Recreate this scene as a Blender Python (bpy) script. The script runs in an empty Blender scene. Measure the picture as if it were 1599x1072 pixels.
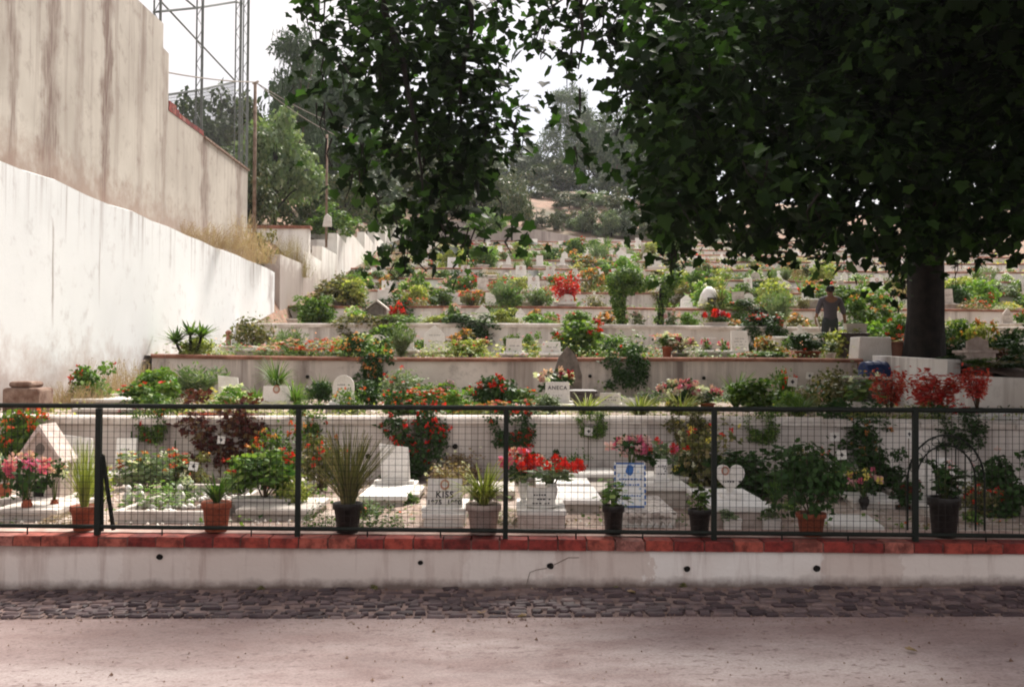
import bpy, math, random
import numpy as np
from mathutils import Vector, Matrix
R = math.radians
PI = math.pi
sc = bpy.context.scene
COL = sc.collection
F = 1555.0
CAMZ = 1.65
MC = Matrix.Rotation(PI / 2 + R(1.03), 4, 'X') @ Matrix.Rotation(R(.4), 4, 'Z')

def ray(px, py):
    return (MC @ Vector(((px - 800) / F, (536 - py) / F, -1)))

def pt(px, py, Y):
    d = ray(px, py)
    t = Y / d.y
    return Vector((d.x * t, Y, CAMZ + d.z * t))

def onz(px, py, z):
    d = ray(px, py)
    t = (z - CAMZ) / d.z
    return Vector((d.x * t, d.y * t, z))

MCI = MC.inverted()

def proj(p):
    v = MCI @ Vector((p[0], p[1], p[2] - CAMZ))
    return 800 + F * v.x / -v.z, 536 - F * v.y / -v.z

# ------------------------------------------------------------------ camera, light, sky
cam = bpy.data.cameras.new('camera')
cam.lens = 35.0
cam.sensor_width = 36.0
cam.clip_end = 2000
camo = bpy.data.objects.new('camera', cam)
COL.objects.link(camo)
camo.matrix_world = Matrix.Translation((0, 0, CAMZ)) @ MC
sc.camera = camo

SUN = Vector((.17, .62, .74)).normalized()
sl = bpy.data.lights.new('sun', 'SUN')
sl.energy = 5.0
sl.angle = R(20)
sl.color = (1, .93, .85)
so = bpy.data.objects.new('sun', sl)
COL.objects.link(so)
so.rotation_euler = SUN.to_track_quat('Z', 'Y').to_euler()
so.location = (0, 0, 40)

w = bpy.data.worlds.new('World')
sc.world = w
w.use_nodes = True
nt = w.node_tree
nt.nodes.clear()
sky = nt.nodes.new('ShaderNodeTexSky')
sky.sky_type = 'NISHITA'
sky.sun_disc = False
sky.sun_elevation = math.asin(SUN.z)
sky.sun_rotation = math.atan2(SUN.x, SUN.y)
b1 = nt.nodes.new('ShaderNodeBackground')
b1.inputs['Strength'].default_value = .07
nt.links.new(sky.outputs[0], b1.inputs[0])
# bright thin cloud layer, drawn over the blue
tc = nt.nodes.new('ShaderNodeTexCoord')
nz = nt.nodes.new('ShaderNodeTexNoise')
nz.inputs['Scale'].default_value = 2.2
nz.inputs['Detail'].default_value = 5
rp = nt.nodes.new('ShaderNodeValToRGB')
rp.color_ramp.elements[0].position = .3
rp.color_ramp.elements[0].color = (.6, .6, .6, 1)
rp.color_ramp.elements[1].position = .6
rp.color_ramp.elements[1].color = (.98, .98, .98, 1)
b2 = nt.nodes.new('ShaderNodeBackground')
b2.inputs['Color'].default_value = (1, .95, .95, 1)
b2.inputs['Strength'].default_value = .52
mx = nt.nodes.new('ShaderNodeMixShader')
out = nt.nodes.new('ShaderNodeOutputWorld')
nt.links.new(tc.outputs['Generated'], nz.inputs['Vector'])
nt.links.new(nz.outputs['Fac'], rp.inputs[0])
nt.links.new(rp.outputs[0], mx.inputs[0])
nt.links.new(b1.outputs[0], mx.inputs[1])
nt.links.new(b2.outputs[0], mx.inputs[2])
nt.links.new(mx.outputs[0], out.inputs[0])
vs = sc.view_settings
vs.view_transform = 'Standard'
vs.look = 'None'
vs.gamma = 1
vs.exposure = 1.06
try:
    sc.cycles.filter_width = 2.0
    sc.cycles.max_bounces = 6
    sc.cycles.transparent_max_bounces = 8
except Exception:
    pass

# ------------------------------------------------------------------ materials
class N:
    def __init__(s, name):
        s.m = bpy.data.materials.new(name)
        s.m.use_nodes = True
        s.t = s.m.node_tree
        s.p = s.t.nodes['Principled BSDF']
        s.out = s.t.nodes['Material Output']
        s._pos = None
    def n(s, typ, **k):
        x = s.t.nodes.new('ShaderNode' + typ)
        for a, v in k.items():
            setattr(x, a, v)
        return x
    def l(s, a, b):
        s.t.links.new(a, b)
    def pos(s, scale=(1, 1, 1), obj=False):
        if obj:
            src = s.n('TexCoord').outputs['Object']
        else:
            src = s.n('NewGeometry').outputs['Position']
        mp = s.n('Mapping')
        mp.inputs['Scale'].default_value = scale
        s.l(src, mp.inputs['Vector'])
        return mp.outputs[0]
    def noise(s, scale, detail=4, vec=None, rough=.55):
        x = s.n('TexNoise')
        x.inputs['Scale'].default_value = scale
        x.inputs['Detail'].default_value = detail
        x.inputs['Roughness'].default_value = rough
        if vec is not None:
            s.l(vec, x.inputs['Vector'])
        return x.outputs['Fac']
    def ramp(s, fac, *stops, interp='LINEAR'):
        x = s.n('ValToRGB')
        x.color_ramp.interpolation = interp
        el = x.color_ramp.elements
        while len(el) < len(stops):
            el.new(.5)
        for e, (p, c) in zip(el, stops):
            e.position = p
            if not hasattr(c, '__len__'):
                c = (c, c, c)
            e.color = (*c, 1)
        s.l(fac, x.inputs[0])
        return x.outputs[0]
    def mix(s, fac, a, b, mode='MIX'):
        x = s.n('MixRGB', blend_type=mode)
        for i, v in ((0, fac), (1, a), (2, b)):
            if hasattr(v, 'is_linked') or hasattr(v, 'links'):
                s.l(v, x.inputs[i])
            elif i == 0:
                x.inputs[0].default_value = v
            else:
                x.inputs[i].default_value = (*v, 1)
        return x.outputs[0]
    def math(s, op, a, b=None):
        x = s.n('Math', operation=op)
        for i, v in ((0, a), (1, b)):
            if v is None:
                continue
            if hasattr(v, 'links'):
                s.l(v, x.inputs[i])
            else:
                x.inputs[i].default_value = v
        x.use_clamp = False
        return x.outputs[0]
    def col(s, c):
        if hasattr(c, 'links'):
            s.l(c, s.p.inputs['Base Color'])
        else:
            s.p.inputs['Base Color'].default_value = (*c, 1)
    def bump(s, h, strength=.3, dist=.01):
        x = s.n('Bump')
        x.inputs['Strength'].default_value = strength
        x.inputs['Distance'].default_value = dist
        s.l(h, x.inputs['Height'])
        s.l(x.outputs[0], s.p.inputs['Normal'])
    def rough(s, v):
        s.p.inputs['Roughness'].default_value = v
        s.p.inputs['Specular IOR Level'].default_value = .3

MAT = {}

def stone(name, c1, c2, scale=8, rough=.8, bump=.3, dist=.004, stops=(.35, .65), spec=None, vary=.25, obj=True):
    k = N(name)
    v = k.pos(obj=obj)
    a = k.noise(scale, 6, v)
    c = k.ramp(a, (stops[0], c1), (stops[1], c2))
    b = k.noise(scale * 9, 3, v)
    c = k.mix(.35, c, k.ramp(b, (.3, (.55, .5, .45)), (.6, (1, 1, 1))), 'MULTIPLY')
    if vary:
        r = k.n('ObjectInfo').outputs['Random']
        c = k.mix(1, c, k.ramp(r, (0, (1 - vary, 1 - vary * 1.1, 1 - vary * 1.25)), (1, (1, 1, 1))), 'MULTIPLY')
    k.col(c)
    k.rough(rough)
    k.bump(b, bump, dist)
    MAT[name] = k.m
    return k.m

def leaf(name, c1, c2, trans=.3, rough=.55, c3=None):
    k = N(name)
    g = k.n('NewGeometry').outputs['Random Per Island']
    st = [(0, c1), (.66, c2)] + ([(1, c3)] if c3 else [])
    c = k.ramp(g, *st)
    r = k.n('ObjectInfo').outputs['Random']
    c = k.mix(1, c, k.ramp(r, (0, (.75, .75, .7)), (1, (1.0, 1.0, 1.0))), 'MULTIPLY')
    k.col(c)
    k.rough(rough)
    k.p.inputs['Specular IOR Level'].default_value = .12
    tr = k.n('BsdfTranslucent')
    tcx = k.mix(1, c, (1.0, 1.25, .5), 'MULTIPLY')
    k.l(tcx, tr.inputs['Color'])
    mxs = k.n('MixShader')
    mxs.inputs[0].default_value = trans
    k.l(k.p.outputs[0], mxs.inputs[1])
    k.l(tr.outputs[0], mxs.inputs[2])
    k.l(mxs.outputs[0], k.out.inputs['Surface'])
    MAT[name] = k.m
    return k.m

def plain(name, c, rough=.6, metal=0):
    k = N(name)
    v = k.pos(obj=True)
    a = k.noise(25, 3, v)
    k.col(k.mix(1, c, k.ramp(a, (.3, (.75, .72, .7)), (.7, (1, 1, 1))), 'MULTIPLY'))
    k.rough(rough)
    k.p.inputs['Specular IOR Level'].default_value = .15
    k.p.inputs['Metallic'].default_value = metal
    MAT[name] = k.m
    return k.m

def plaster(name, base, base2, dirt, streak=.5, blot=.5, ztop=None, drop=1.5, zbot=None, rise=.5, sscale=4, bands=(), botcol=None):
    k = N(name)
    p = k.pos()
    big = k.noise(.7, 5, p)
    c = k.ramp(big, (.35, base), (.65, base2))
    sp = k.pos((sscale, sscale, sscale * .05))
    s1 = k.noise(1.0, 6, sp, .65)
    m = k.ramp(s1, (.5, 0), (.68, 1))
    geo = k.n('NewGeometry').outputs['Position']
    sep = k.n('SeparateXYZ')
    k.l(geo, sep.inputs[0])
    z = sep.outputs['Z']
    if ztop is not None:
        # water streaks start at the coping and fade downwards with their own ragged length
        wob = k.math('MULTIPLY', k.noise(2.5, 3, k.pos((1, 1, .1))), drop * 2)
        g = k.math('DIVIDE', k.math('SUBTRACT', k.math('ADD', z, wob), ztop), drop)
        g = k.ramp(g, (0, 0), (1, 1))
        m = k.mix(1, m, g, 'MULTIPLY')
    c = k.mix(k.mix(1, m, (streak,) * 3, 'MULTIPLY'), c, dirt)
    for (yc, wd, amt, zt, zb) in bands:
        wob = k.math('MULTIPLY', k.math('SUBTRACT', k.noise(1.6, 5, p), .5), wd * 3)
        d = k.math('ABSOLUTE', k.math('ADD', k.math('SUBTRACT', sep.outputs['Y'], yc), wob))
        bm = k.ramp(k.math('DIVIDE', d, wd), (.3, 1), (1, 0))
        q = k.noise(3, 6, k.pos((1, 6, .6)), .7)
        bm = k.mix(1, bm, k.ramp(q, (.3, .25), (.6, 1)), 'MULTIPLY')
        if zt is not None:
            bm = k.mix(1, bm, k.ramp(k.math('SUBTRACT', zt, z), (0, 0), (.15, 1)), 'MULTIPLY')
            bm = k.mix(1, bm, k.ramp(k.math('SUBTRACT', z, zb), (0, 0), (.5, 1)), 'MULTIPLY')
        c = k.mix(k.mix(1, bm, (amt,) * 3, 'MULTIPLY'), c, dirt)
    bl = k.noise(3.2, 8, p, .7)
    c = k.mix(k.mix(1, k.ramp(bl, (.55, 0), (.75, 1)), (blot,) * 3, 'MULTIPLY'), c, dirt)
    if zbot is not None:
        wob = k.math('MULTIPLY', k.math('SUBTRACT', k.noise(3, 6, p, .7), .5), rise * 2.4)
        g = k.math('DIVIDE', k.math('SUBTRACT', k.math('ADD', z, wob), zbot), rise)
        c = k.mix(k.ramp(g, (0, .75), (1, 0)), c, botcol or dirt)
    k.col(c)
    k.rough(.9)
    f = k.noise(30, 5, p)
    k.bump(k.mix(.5, f, k.noise(5, 5, p)), .35, .012)
    MAT[name] = k.m
    return k.m

stone('white_marble', (.76, .73, .69), (.88, .86, .84), 5, .5, .1)
stone('worn_marble', (.46, .41, .37), (.74, .69, .64), 6, .75, .3)
stone('pink_stone', (.45, .36, .32), (.68, .58, .53), 9, .85, .4)
stone('grey_stone', (.12, .105, .095), (.25, .22, .2), 9, .85, .4)
stone('dark_granite', (.035, .028, .028), (.08, .065, .06), 14, .4, .1)
stone('terracotta', (.28, .07, .035), (.42, .13, .07), 10, .85, .2)
stone('black_plastic', (.012, .011, .011), (.03, .026, .024), 10, .45, .1)
stone('white_plastic', (.6, .56, .52), (.74, .7, .66), 10, .5, .1)
stone('woven_white', (.45, .36, .33), (.62, .52, .48), 30, .7, .5)
stone('soil', (.09, .055, .04), (.2, .13, .1), 14, .95, .8, .02, obj=False)
stone('coping_white', (.5, .43, .38), (.8, .74, .69), 3, .9, .5, .01, obj=False)
stone('coping_red', (.2, .08, .05), (.42, .2, .14), 4, .9, .5, .01, obj=False)
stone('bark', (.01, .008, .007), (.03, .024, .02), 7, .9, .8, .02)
stone('pine_bark', (.07, .045, .035), (.16, .11, .085), 7, .9, .8, .02)
stone('wood_pole', (.16, .1, .07), (.32, .24, .19), 7, .9, .4)
stone('fence_wood', (.3, .22, .16), (.45, .36, .28), 3, .9, .4)
stone('rubble', (.2, .11, .08), (.45, .33, .27), 8, .95, .9, .03)
plain('green_iron', (.011, .014, .011), .6)
plain('wire_iron', (.022, .018, .015), .7)
plain('galvanized', (.3, .3, .29), .5, .3)
plain('dark_steel', (.19, .21, .2), .5, .2)
plain('net_cord', (.07, .075, .075), .9)
plain('cable', (.35, .32, .29), .8)
plain('ink', (.05, .045, .05), .6)
plain('blue_paint', (.05, .15, .42), .4)
plain('blue_plastic', (.02, .04, .13), .5)
plain('hole_black', (.012, .01, .009), .9)
plain('skin', (.19, .095, .06), .6)
plain('hair', (.012, .009, .008), .6)
plain('trousers', (.035, .042, .045), .9)
plain('shoe', (.03, .022, .02), .6)
plain('stem_brown', (.1, .07, .04), .8)
plain('stem_green', (.1, .13, .04), .8)
plain('dry_stem', (.34, .2, .13), .9)
plain('photo_tint', (.42, .2, .14), .4)

leaf('plane_leaf', (.005, .012, .004), (.018, .041, .01), .4, .6, (.065, .135, .03))  # lightest random tone stands in for sunlit leaves
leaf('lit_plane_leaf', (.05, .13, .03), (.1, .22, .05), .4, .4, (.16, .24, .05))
leaf('green', (.035, .085, .02), (.13, .22, .045), .3, c3=(.26, .33, .09))
leaf('bright_green', (.09, .2, .03), (.19, .32, .06), .3, c3=(.28, .36, .09))
leaf('dark_green', (.02, .05, .015), (.05, .1, .03), .2)
leaf('grey_green', (.1, .15, .08), (.2, .26, .14), .25, c3=(.3, .33, .2))
leaf('yellow_green', (.13, .18, .04), (.4, .42, .11), .3, c3=(.6, .55, .2))
leaf('olive', (.06, .07, .025), (.2, .19, .08), .25, c3=(.36, .27, .14))
leaf('maroon', (.05, .014, .014), (.15, .04, .035), .25, c3=(.2, .15, .06))
leaf('dry', (.2, .12, .08), (.36, .25, .16), .3, c3=(.42, .36, .2))
leaf('dry_pink', (.3, .18, .15), (.45, .3, .25), .3, c3=(.5, .38, .3))
leaf('red_leaf', (.5, .03, .03), (.75, .1, .09), .4, c3=(.78, .3, .25))
leaf('pine_needle', (.035, .065, .035), (.085, .13, .07), .1)
leaf('hazed_leaf', (.035, .06, .035), (.1, .14, .08), .15, c3=(.17, .2, .12))  # distance haze put into the leaf colour as a greyer tone
leaf('hill_leaf', (.03, .05, .02), (.1, .13, .055), .15, c3=(.2, .18, .1))
leaf('red', (.5, .012, .012), (.75, .03, .025), .3)
leaf('scarlet', (.62, .05, .02), (.8, .13, .05), .3)
leaf('orange', (.65, .17, .05), (.8, .36, .12), .3)
leaf('pink', (.65, .22, .3), (.82, .5, .54), .3)
leaf('magenta', (.5, .03, .13), (.72, .15, .3), .3)
leaf('lilac', (.45, .2, .5), (.65, .4, .65), .3)
leaf('crimson', (.2, .008, .02), (.38, .02, .05), .3)
leaf('cream', (.75, .7, .55), (.85, .82, .75), .3)
leaf('yellow', (.7, .5, .08), (.85, .7, .2), .3)
plaster('lime_wall', (.76, .79, .8), (.82, .85, .86), (.3, .25, .24), .8, .45, ztop=4.15, drop=.9, zbot=1.2, rise=.8, sscale=5,
        bands=((13.9, .045, .8, 3.62, 2.0), (15.55, .035, .75, 3.6, 2.4), (16.6, .03, .4, 3.9, 3.4), (27.6, .3, .8, 4.1, 2.4), (25.2, .12, .4, 4.1, 3.3)), botcol=(.42, .33, .29))
plaster('beige_wall', (.42, .38, .33), (.53, .49, .43), (.15, .09, .07), .75, .5, ztop=8.0, drop=4, zbot=4.45, rise=.7, sscale=3,
        bands=((15.6, .34, .85, None, 0), (17.75, .3, .95, None, 0), (14.4, .2, .75, None, 0), (23.5, .4, .8, None, 0), (26.5, .35, .75, None, 0), (20.7, .2, .5, None, 0), (19.4, .3, .35, None, 0), (16.6, .25, .35, None, 0)), botcol=(.25, .165, .125))
plaster('tooth_wall', (.7, .67, .62), (.84, .82, .78), (.3, .23, .2), .55, .3, zbot=4.3, rise=.8, sscale=3)
plaster('terrace_wall', (.46, .4, .36), (.7, .64, .59), (.1, .07, .062), .8, .55, sscale=2.2)
plaster('terrace_wall_pale', (.64, .6, .56), (.84, .81, .78), (.17, .12, .1), .7, .45, sscale=2.5)
plaster('back_wall', (.36, .32, .3), (.52, .47, .44), (.12, .095, .09), .75, .3, sscale=1.5)

# kerb wall by the road: patched limewash
k = N('kerb_wall')
p = k.pos()
sepk = k.n('SeparateXYZ'); k.l(p, sepk.inputs[0])
edge = k.math('MULTIPLY', k.noise(3.5, 7, p, .7), .55)
xx = k.math('ADD', sepk.outputs['X'], edge)
cmb = k.n('CombineXYZ'); k.l(xx, cmb.inputs['X'])
vor = k.n('TexVoronoi'); vor.voronoi_dimensions = '1D'; vor.inputs['Scale'].default_value = 1.55
k.l(xx, vor.inputs['W'])
vsep = k.n('SeparateColor'); k.l(vor.outputs['Color'], vsep.inputs[0])
c = k.ramp(vsep.outputs[0], (0, (.53, .43, .38)), (.35, (.59, .5, .45)), (.55, (.66, .58, .53)), (.8, (.72, .67, .63)))
c = k.mix(k.ramp(k.noise(1.3, 6, p), (.4, .15), (.65, .75)), c, (.6, .52, .47))
s1 = k.noise(1, 6, k.pos((9, 9, .8)), .65)
c = k.mix(k.ramp(s1, (.52, 0), (.7, .5)), c, (.3, .2, .17))
zz = k.math('ADD', k.math('SUBTRACT', sepk.outputs['Z'], k.math('MULTIPLY', sepk.outputs['X'], .0217)), k.math('MULTIPLY', k.math('SUBTRACT', k.noise(7, 7, p, .7), .5), .12))
c = k.mix(k.ramp(k.math('DIVIDE', zz, .1), (0, .9), (.7, 0)), c, (.1, .065, .055))
c = k.mix(k.ramp(k.math('DIVIDE', k.math('SUBTRACT', .3, zz), .1), (0, .55), (.6, 0)), c, (.2, .12, .1))
k.col(c); k.rough(.9); k.bump(k.noise(22, 6, p), .4, .01)
MAT['kerb_wall'] = k.m

# bricks: hue per brick
k = N('brick')
g = k.n('NewGeometry').outputs['Random Per Island']
c = k.ramp(g, (0, (.15, .022, .018)), (.3, (.22, .028, .022)), (.7, (.28, .045, .03)), (.92, (.32, .08, .055)), (1, (.27, .14, .12)))
p = k.pos()
c = k.mix(.85, c, k.ramp(k.noise(11, 7, p, .75), (.4, (.25, .2, .2)), (.55, (1, 1, 1)), (.7, (1.3, 1.5, 1.5))), 'MULTIPLY')
k.col(c); k.rough(.85); k.bump(k.noise(60, 5, p), .5, .004)
MAT['brick'] = k.m
stone('brick_joint', (.07, .035, .03), (.16, .09, .075), 12, .9, .6, .006, obj=False, vary=0)
# top side of the cap: mortar wash with pink dust
stone('cap_mortar', (.3, .19, .16), (.52, .38, .33), 7, .9, .6, .006, obj=False, vary=0)

# road
k = N('road')
p = k.pos()
pm = k.pos((1, 1.9, 1))
a = k.noise(.55, 7, pm, .62)
c = k.ramp(a, (.36, (.19, .132, .125)), (.47, (.27, .203, .193)), (.6, (.38, .315, .3)))
sepr = k.n('SeparateXYZ'); k.l(p, sepr.inputs[0])
dm = k.math('ADD', sepr.outputs['Y'], k.math('MULTIPLY', k.math('SUBTRACT', k.noise(.9, 6, pm), .5), 1.6))
gutter_tone = k.ramp(k.math('DIVIDE', k.math('SUBTRACT', dm, 5.5), 1.0), (0, 0), (.7, .6))  # road turns darker towards the cobble strip, with a ragged edge
c = k.mix(gutter_tone, c, (.22, .143, .13))
sp = k.noise(16, 5, k.pos((1, 1.4, 1)), .6)
c = k.mix(k.ramp(sp, (.56, 0), (.66, .8)), c, (.15, .095, .09))
sp2 = k.noise(60, 3, p)
c = k.mix(.5, c, k.ramp(sp2, (.35, (.6, .57, .55)), (.6, (1.1, 1.1, 1.1))), 'MULTIPLY')
k.col(c)
k.l(k.ramp(k.noise(3, 5, pm), (.4, .55), (.6, .85)), k.p.inputs['Roughness'])
k.bump(k.mix(.5, sp2, k.noise(150, 2, p)), .5, .006)
MAT['road'] = k.m
stone('cobble_joint', (.12, .08, .072), (.25, .175, .158), 9, .9, .7, .01, obj=False, vary=0)
k = N('cobble')
g = k.n('NewGeometry').outputs['Random Per Island']
c = k.ramp(g, (0, (.035, .022, .026)), (.5, (.07, .048, .054)), (.8, (.11, .08, .086)), (1, (.16, .115, .11)))
p = k.pos()
c = k.mix(.7, c, k.ramp(k.noise(11, 6, p, .7), (.35, (.5, .5, .5)), (.65, (1.3, 1.15, 1.05))), 'MULTIPLY')
k.col(c); k.rough(.6); k.bump(k.noise(30, 5, p), .6, .01)
MAT['cobble'] = k.m
# terrace earth: pale dust, gravel, scraps of green
k = N('terrace_earth')
p = k.pos()
c = k.ramp(k.noise(1.7, 7, p, .65), (.36, (.22, .15, .115)), (.52, (.4, .31, .26)), (.66, (.58, .5, .44)))
c = k.mix(k.ramp(k.noise(2.6, 6, p, .7), (.58, 0), (.66, .7)), c, (.12, .13, .05))
c = k.mix(.55, c, k.ramp(k.noise(45, 3, p), (.35, (.45, .42, .4)), (.6, (1.1, 1.1, 1.1))), 'MULTIPLY')
k.col(c); k.rough(.95); k.bump(k.noise(25, 6, p), .8, .03)
MAT['terrace_earth'] = k.m
k = N('hill_earth')
p = k.pos()
c = k.ramp(k.noise(.25, 8, p, .7), (.36, (.06, .06, .03)), (.47, (.15, .105, .065)), (.56, (.27, .16, .11)), (.7, (.36, .24, .17)))
k.col(c); k.rough(.95); k.bump(k.noise(2, 6, p), .8, .2)
MAT['hill_earth'] = k.m
# checked shirt
k = N('shirt')
v = k.pos(obj=True)
wv = k.n('TexWave'); wv.inputs['Scale'].default_value = 12; wv.inputs['Distortion'].default_value = 1
k.l(v, wv.inputs['Vector'])
wv2 = k.n('TexWave', bands_direction='Z'); wv2.inputs['Scale'].default_value = 12; wv2.inputs['Distortion'].default_value = 1
k.l(v, wv2.inputs['Vector'])
c = k.mix(k.math('MULTIPLY', wv.outputs['Fac'], wv2.outputs['Fac']), (.035, .035, .045), (.13, .095, .105))
k.col(c); k.rough(.9)
MAT['shirt'] = k.m
k = N('bag_film')
k.col((.55, .7, .6)); k.rough(.3)
k.p.inputs['Alpha'].default_value = .55
MAT['bag_film'] = k.m
# azulejo tiles
k = N('blue_tile')
v = k.pos(obj=True)
chk = k.n('TexVoronoi'); chk.inputs['Scale'].default_value = 26
k.l(v, chk.inputs['Vector'])
c = k.ramp(chk.outputs['Distance'], (.1, (.16, .3, .52)), (.22, (.55, .62, .68)), (.4, (.72, .72, .7)))
k.col(c); k.rough(.25)
MAT['blue_tile'] = k.m
k = N('mosaic')
v = k.pos(obj=True)
chk = k.n('TexVoronoi'); chk.inputs['Scale'].default_value = 34
k.l(v, chk.inputs['Vector'])
vsp = k.n('SeparateColor'); k.l(chk.outputs['Color'], vsp.inputs[0])
c = k.ramp(vsp.outputs[0], (0, (.2, .16, .13)), (.4, (.45, .38, .33)), (.8, (.66, .6, .54)))
k.col(c); k.rough(.5)
MAT['mosaic'] = k.m
# ------------------------------------------------------------------ mesh helpers
class MB:
    def __init__(s):
        s.v = []; s.f = []; s.m = []
    def add(s, vs, fs, m=0):
        o = len(s.v)
        s.v += [tuple(v) for v in vs]
        s.f += [tuple(i + o for i in f) for f in fs]
        s.m += [m] * len(fs)
        return s
    def box(s, x0, x1, y0, y1, z0, z1, m=0, M=None):
        vs = [Vector(p) for p in ((x0, y0, z0), (x1, y0, z0), (x1, y1, z0), (x0, y1, z0), (x0, y0, z1), (x1, y0, z1), (x1, y1, z1), (x0, y1, z1))]
        if M is not None:
            vs = [M @ v for v in vs]
        return s.add(vs, [(3, 2, 1, 0), (4, 5, 6, 7), (0, 1, 5, 4), (1, 2, 6, 5), (2, 3, 7, 6), (3, 0, 4, 7)], m)
    def prism(s, poly, y0, y1, m=0, M=None, swap=False):
        # polygon in (a,z), counter-clockwise seen from the front (-y); extruded along y (or along x if swap)
        n = len(poly)
        f = (lambda a, z, d: Vector((d, a, z))) if swap else (lambda a, z, d: Vector((a, d, z)))
        vs = [f(a, z, y0) for a, z in poly] + [f(a, z, y1) for a, z in poly]
        if M is not None:
            vs = [M @ v for v in vs]
        fs = [tuple(range(n)), tuple(reversed(range(n, 2 * n)))] + [(i, i + n, (i + 1) % n + n, (i + 1) % n) for i in range(n)]
        if swap:
            fs = [tuple(reversed(x)) for x in fs]
        return s.add(vs, fs, m)
    def tube(s, pts, rad, n=8, m=0, cap=True):
        pts = [Vector(p) for p in pts]
        if not hasattr(rad, '__len__'):
            rad = [rad] * len(pts)
        o = len(s.v)
        prev = None
        for i, p in enumerate(pts):
            d = (pts[min(i + 1, len(pts) - 1)] - pts[max(i - 1, 0)])
            if d.length < 1e-9:
                d = Vector((0, 0, 1))
            d.normalize()
            if prev is None:
                u = d.orthogonal().normalized()
            else:
                u = (prev - d * prev.dot(d))
                if u.length < 1e-6:
                    u = d.orthogonal()
                u.normalize()
            prev = u
            v = d.cross(u)
            for j in range(n):
                a = 2 * PI * j / n
                s.v.append(tuple(p + (u * math.cos(a) + v * math.sin(a)) * rad[i]))
        for i in range(len(pts) - 1):
            for j in range(n):
                a = o + i * n + j; b = o + i * n + (j + 1) % n
                s.f.append((a, b, b + n, a + n)); s.m.append(m)
        if cap:
            s.f.append(tuple(reversed(range(o, o + n)))); s.m.append(m)
            e = o + (len(pts) - 1) * n
            s.f.append(tuple(range(e, e + n))); s.m.append(m)
        return s
    def lathe(s, prof, n=20, m=0, c=(0, 0, 0)):
        o = len(s.v)
        for r, z in prof:
            for j in range(n):
                a = 2 * PI * j / n
                s.v.append((c[0] + r * math.cos(a), c[1] + r * math.sin(a), c[2] + z))
        for i in range(len(prof) - 1):
            for j in range(n):
                a = o + i * n + j; b = o + i * n + (j + 1) % n
                s.f.append((a, b, b + n, a + n)); s.m.append(m)
        s.f.append(tuple(reversed(range(o, o + n)))); s.m.append(m)
        e = o + (len(prof) - 1) * n
        s.f.append(tuple(range(e, e + n))); s.m.append(m)
        return s
    def mesh(s, name, mats, smooth=False):
        me = bpy.data.meshes.new(name)
        me.from_pydata(s.v, [], s.f)
        if isinstance(mats, str):
            mats = [mats]
        for a in mats:
            me.materials.append(MAT[a])
        if len(mats) > 1:
            me.polygons.foreach_set('material_index', s.m)
        if smooth:
            me.polygons.foreach_set('use_smooth', [True] * len(me.polygons))
        me.update()
        return me
    def build(s, name, mats, parent=None, smooth=False, bevel=0, **k):
        return ob(name, s.mesh(name, mats, smooth), parent, bevel=bevel, **k)

def ob(name, me, parent=None, loc=(0, 0, 0), scale=(1, 1, 1), rz=0, bevel=0, rot=None):
    o = bpy.data.objects.new(name, me)
    COL.objects.link(o)
    o.location = loc; o.scale = scale
    o.rotation_euler = rot or (0, 0, rz)
    if parent:
        o.parent = parent
    if bevel:
        b = o.modifiers.new('bevel', 'BEVEL'); b.width = bevel; b.segments = 2; b.limit_method = 'ANGLE'
    return o

def tag(o, label, cat=None, group=None):
    o['label'] = label
    if cat: o['category'] = cat
    if group: o['group'] = group
    return o

def thing(name, label, cat, loc=(0, 0, 0), rz=0, group=None, scale=(1, 1, 1)):
    o = ob(name, None, None, loc, scale, rz)
    return tag(o, label, cat, group)

def struct(o):
    o['kind'] = 'structure'
    return o

def np_mesh(name, V, nper, mat, mats=None):
    """V: (count, nper, 3) one polygon of nper corners each"""
    V = np.asarray(V, dtype=np.float32)
    cnt = V.shape[0]
    me = bpy.data.meshes.new(name)
    me.vertices.add(cnt * nper)
    me.vertices.foreach_set('co', V.reshape(-1))
    me.loops.add(cnt * nper)
    me.loops.foreach_set('vertex_index', np.arange(cnt * nper, dtype=np.int32))
    me.polygons.add(cnt)
    me.polygons.foreach_set('loop_start', np.arange(0, cnt * nper, nper, dtype=np.int32))
    me.polygons.foreach_set('loop_total', np.full(cnt, nper, dtype=np.int32))
    me.update(calc_edges=True)
    me.materials.append(MAT[mat])
    return me

def idx_mesh(name, V, Fs, mat):
    """V (n,3) Fs (m,k) uniform faces"""
    V = np.asarray(V, dtype=np.float32); Fs = np.asarray(Fs, dtype=np.int32)
    me = bpy.data.meshes.new(name)
    me.vertices.add(len(V)); me.vertices.foreach_set('co', V.reshape(-1))
    m, kk = Fs.shape
    me.loops.add(m * kk); me.loops.foreach_set('vertex_index', Fs.reshape(-1))
    me.polygons.add(m)
    me.polygons.foreach_set('loop_start', np.arange(0, m * kk, kk, dtype=np.int32))
    me.polygons.foreach_set('loop_total', np.full(m, kk, dtype=np.int32))
    me.update(calc_edges=True)
    me.materials.append(MAT[mat])
    return me

def nrm(a):
    return a / np.maximum(np.linalg.norm(a, axis=-1, keepdims=True), 1e-9)

def frames(rng, n, out, up=.5, jit=.9):
    """random leaf frames: t = direction of the tip, nn = face normal"""
    nn = nrm(out * .6 + np.array([0, 0, up]) + rng.normal(0, jit, (n, 3)) * .6)
    t = rng.normal(0, 1, (n, 3)) + out * .8 + np.array([0, 0, -.3])
    t = nrm(t - nn * np.sum(t * nn, axis=1, keepdims=True))
    b = np.cross(nn, t)
    return t, b, nn

LEAFQ = np.array([(0, 0, 0), (.34, .42, .08), (0, 1, -.05), (-.34, .42, .08)])

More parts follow.
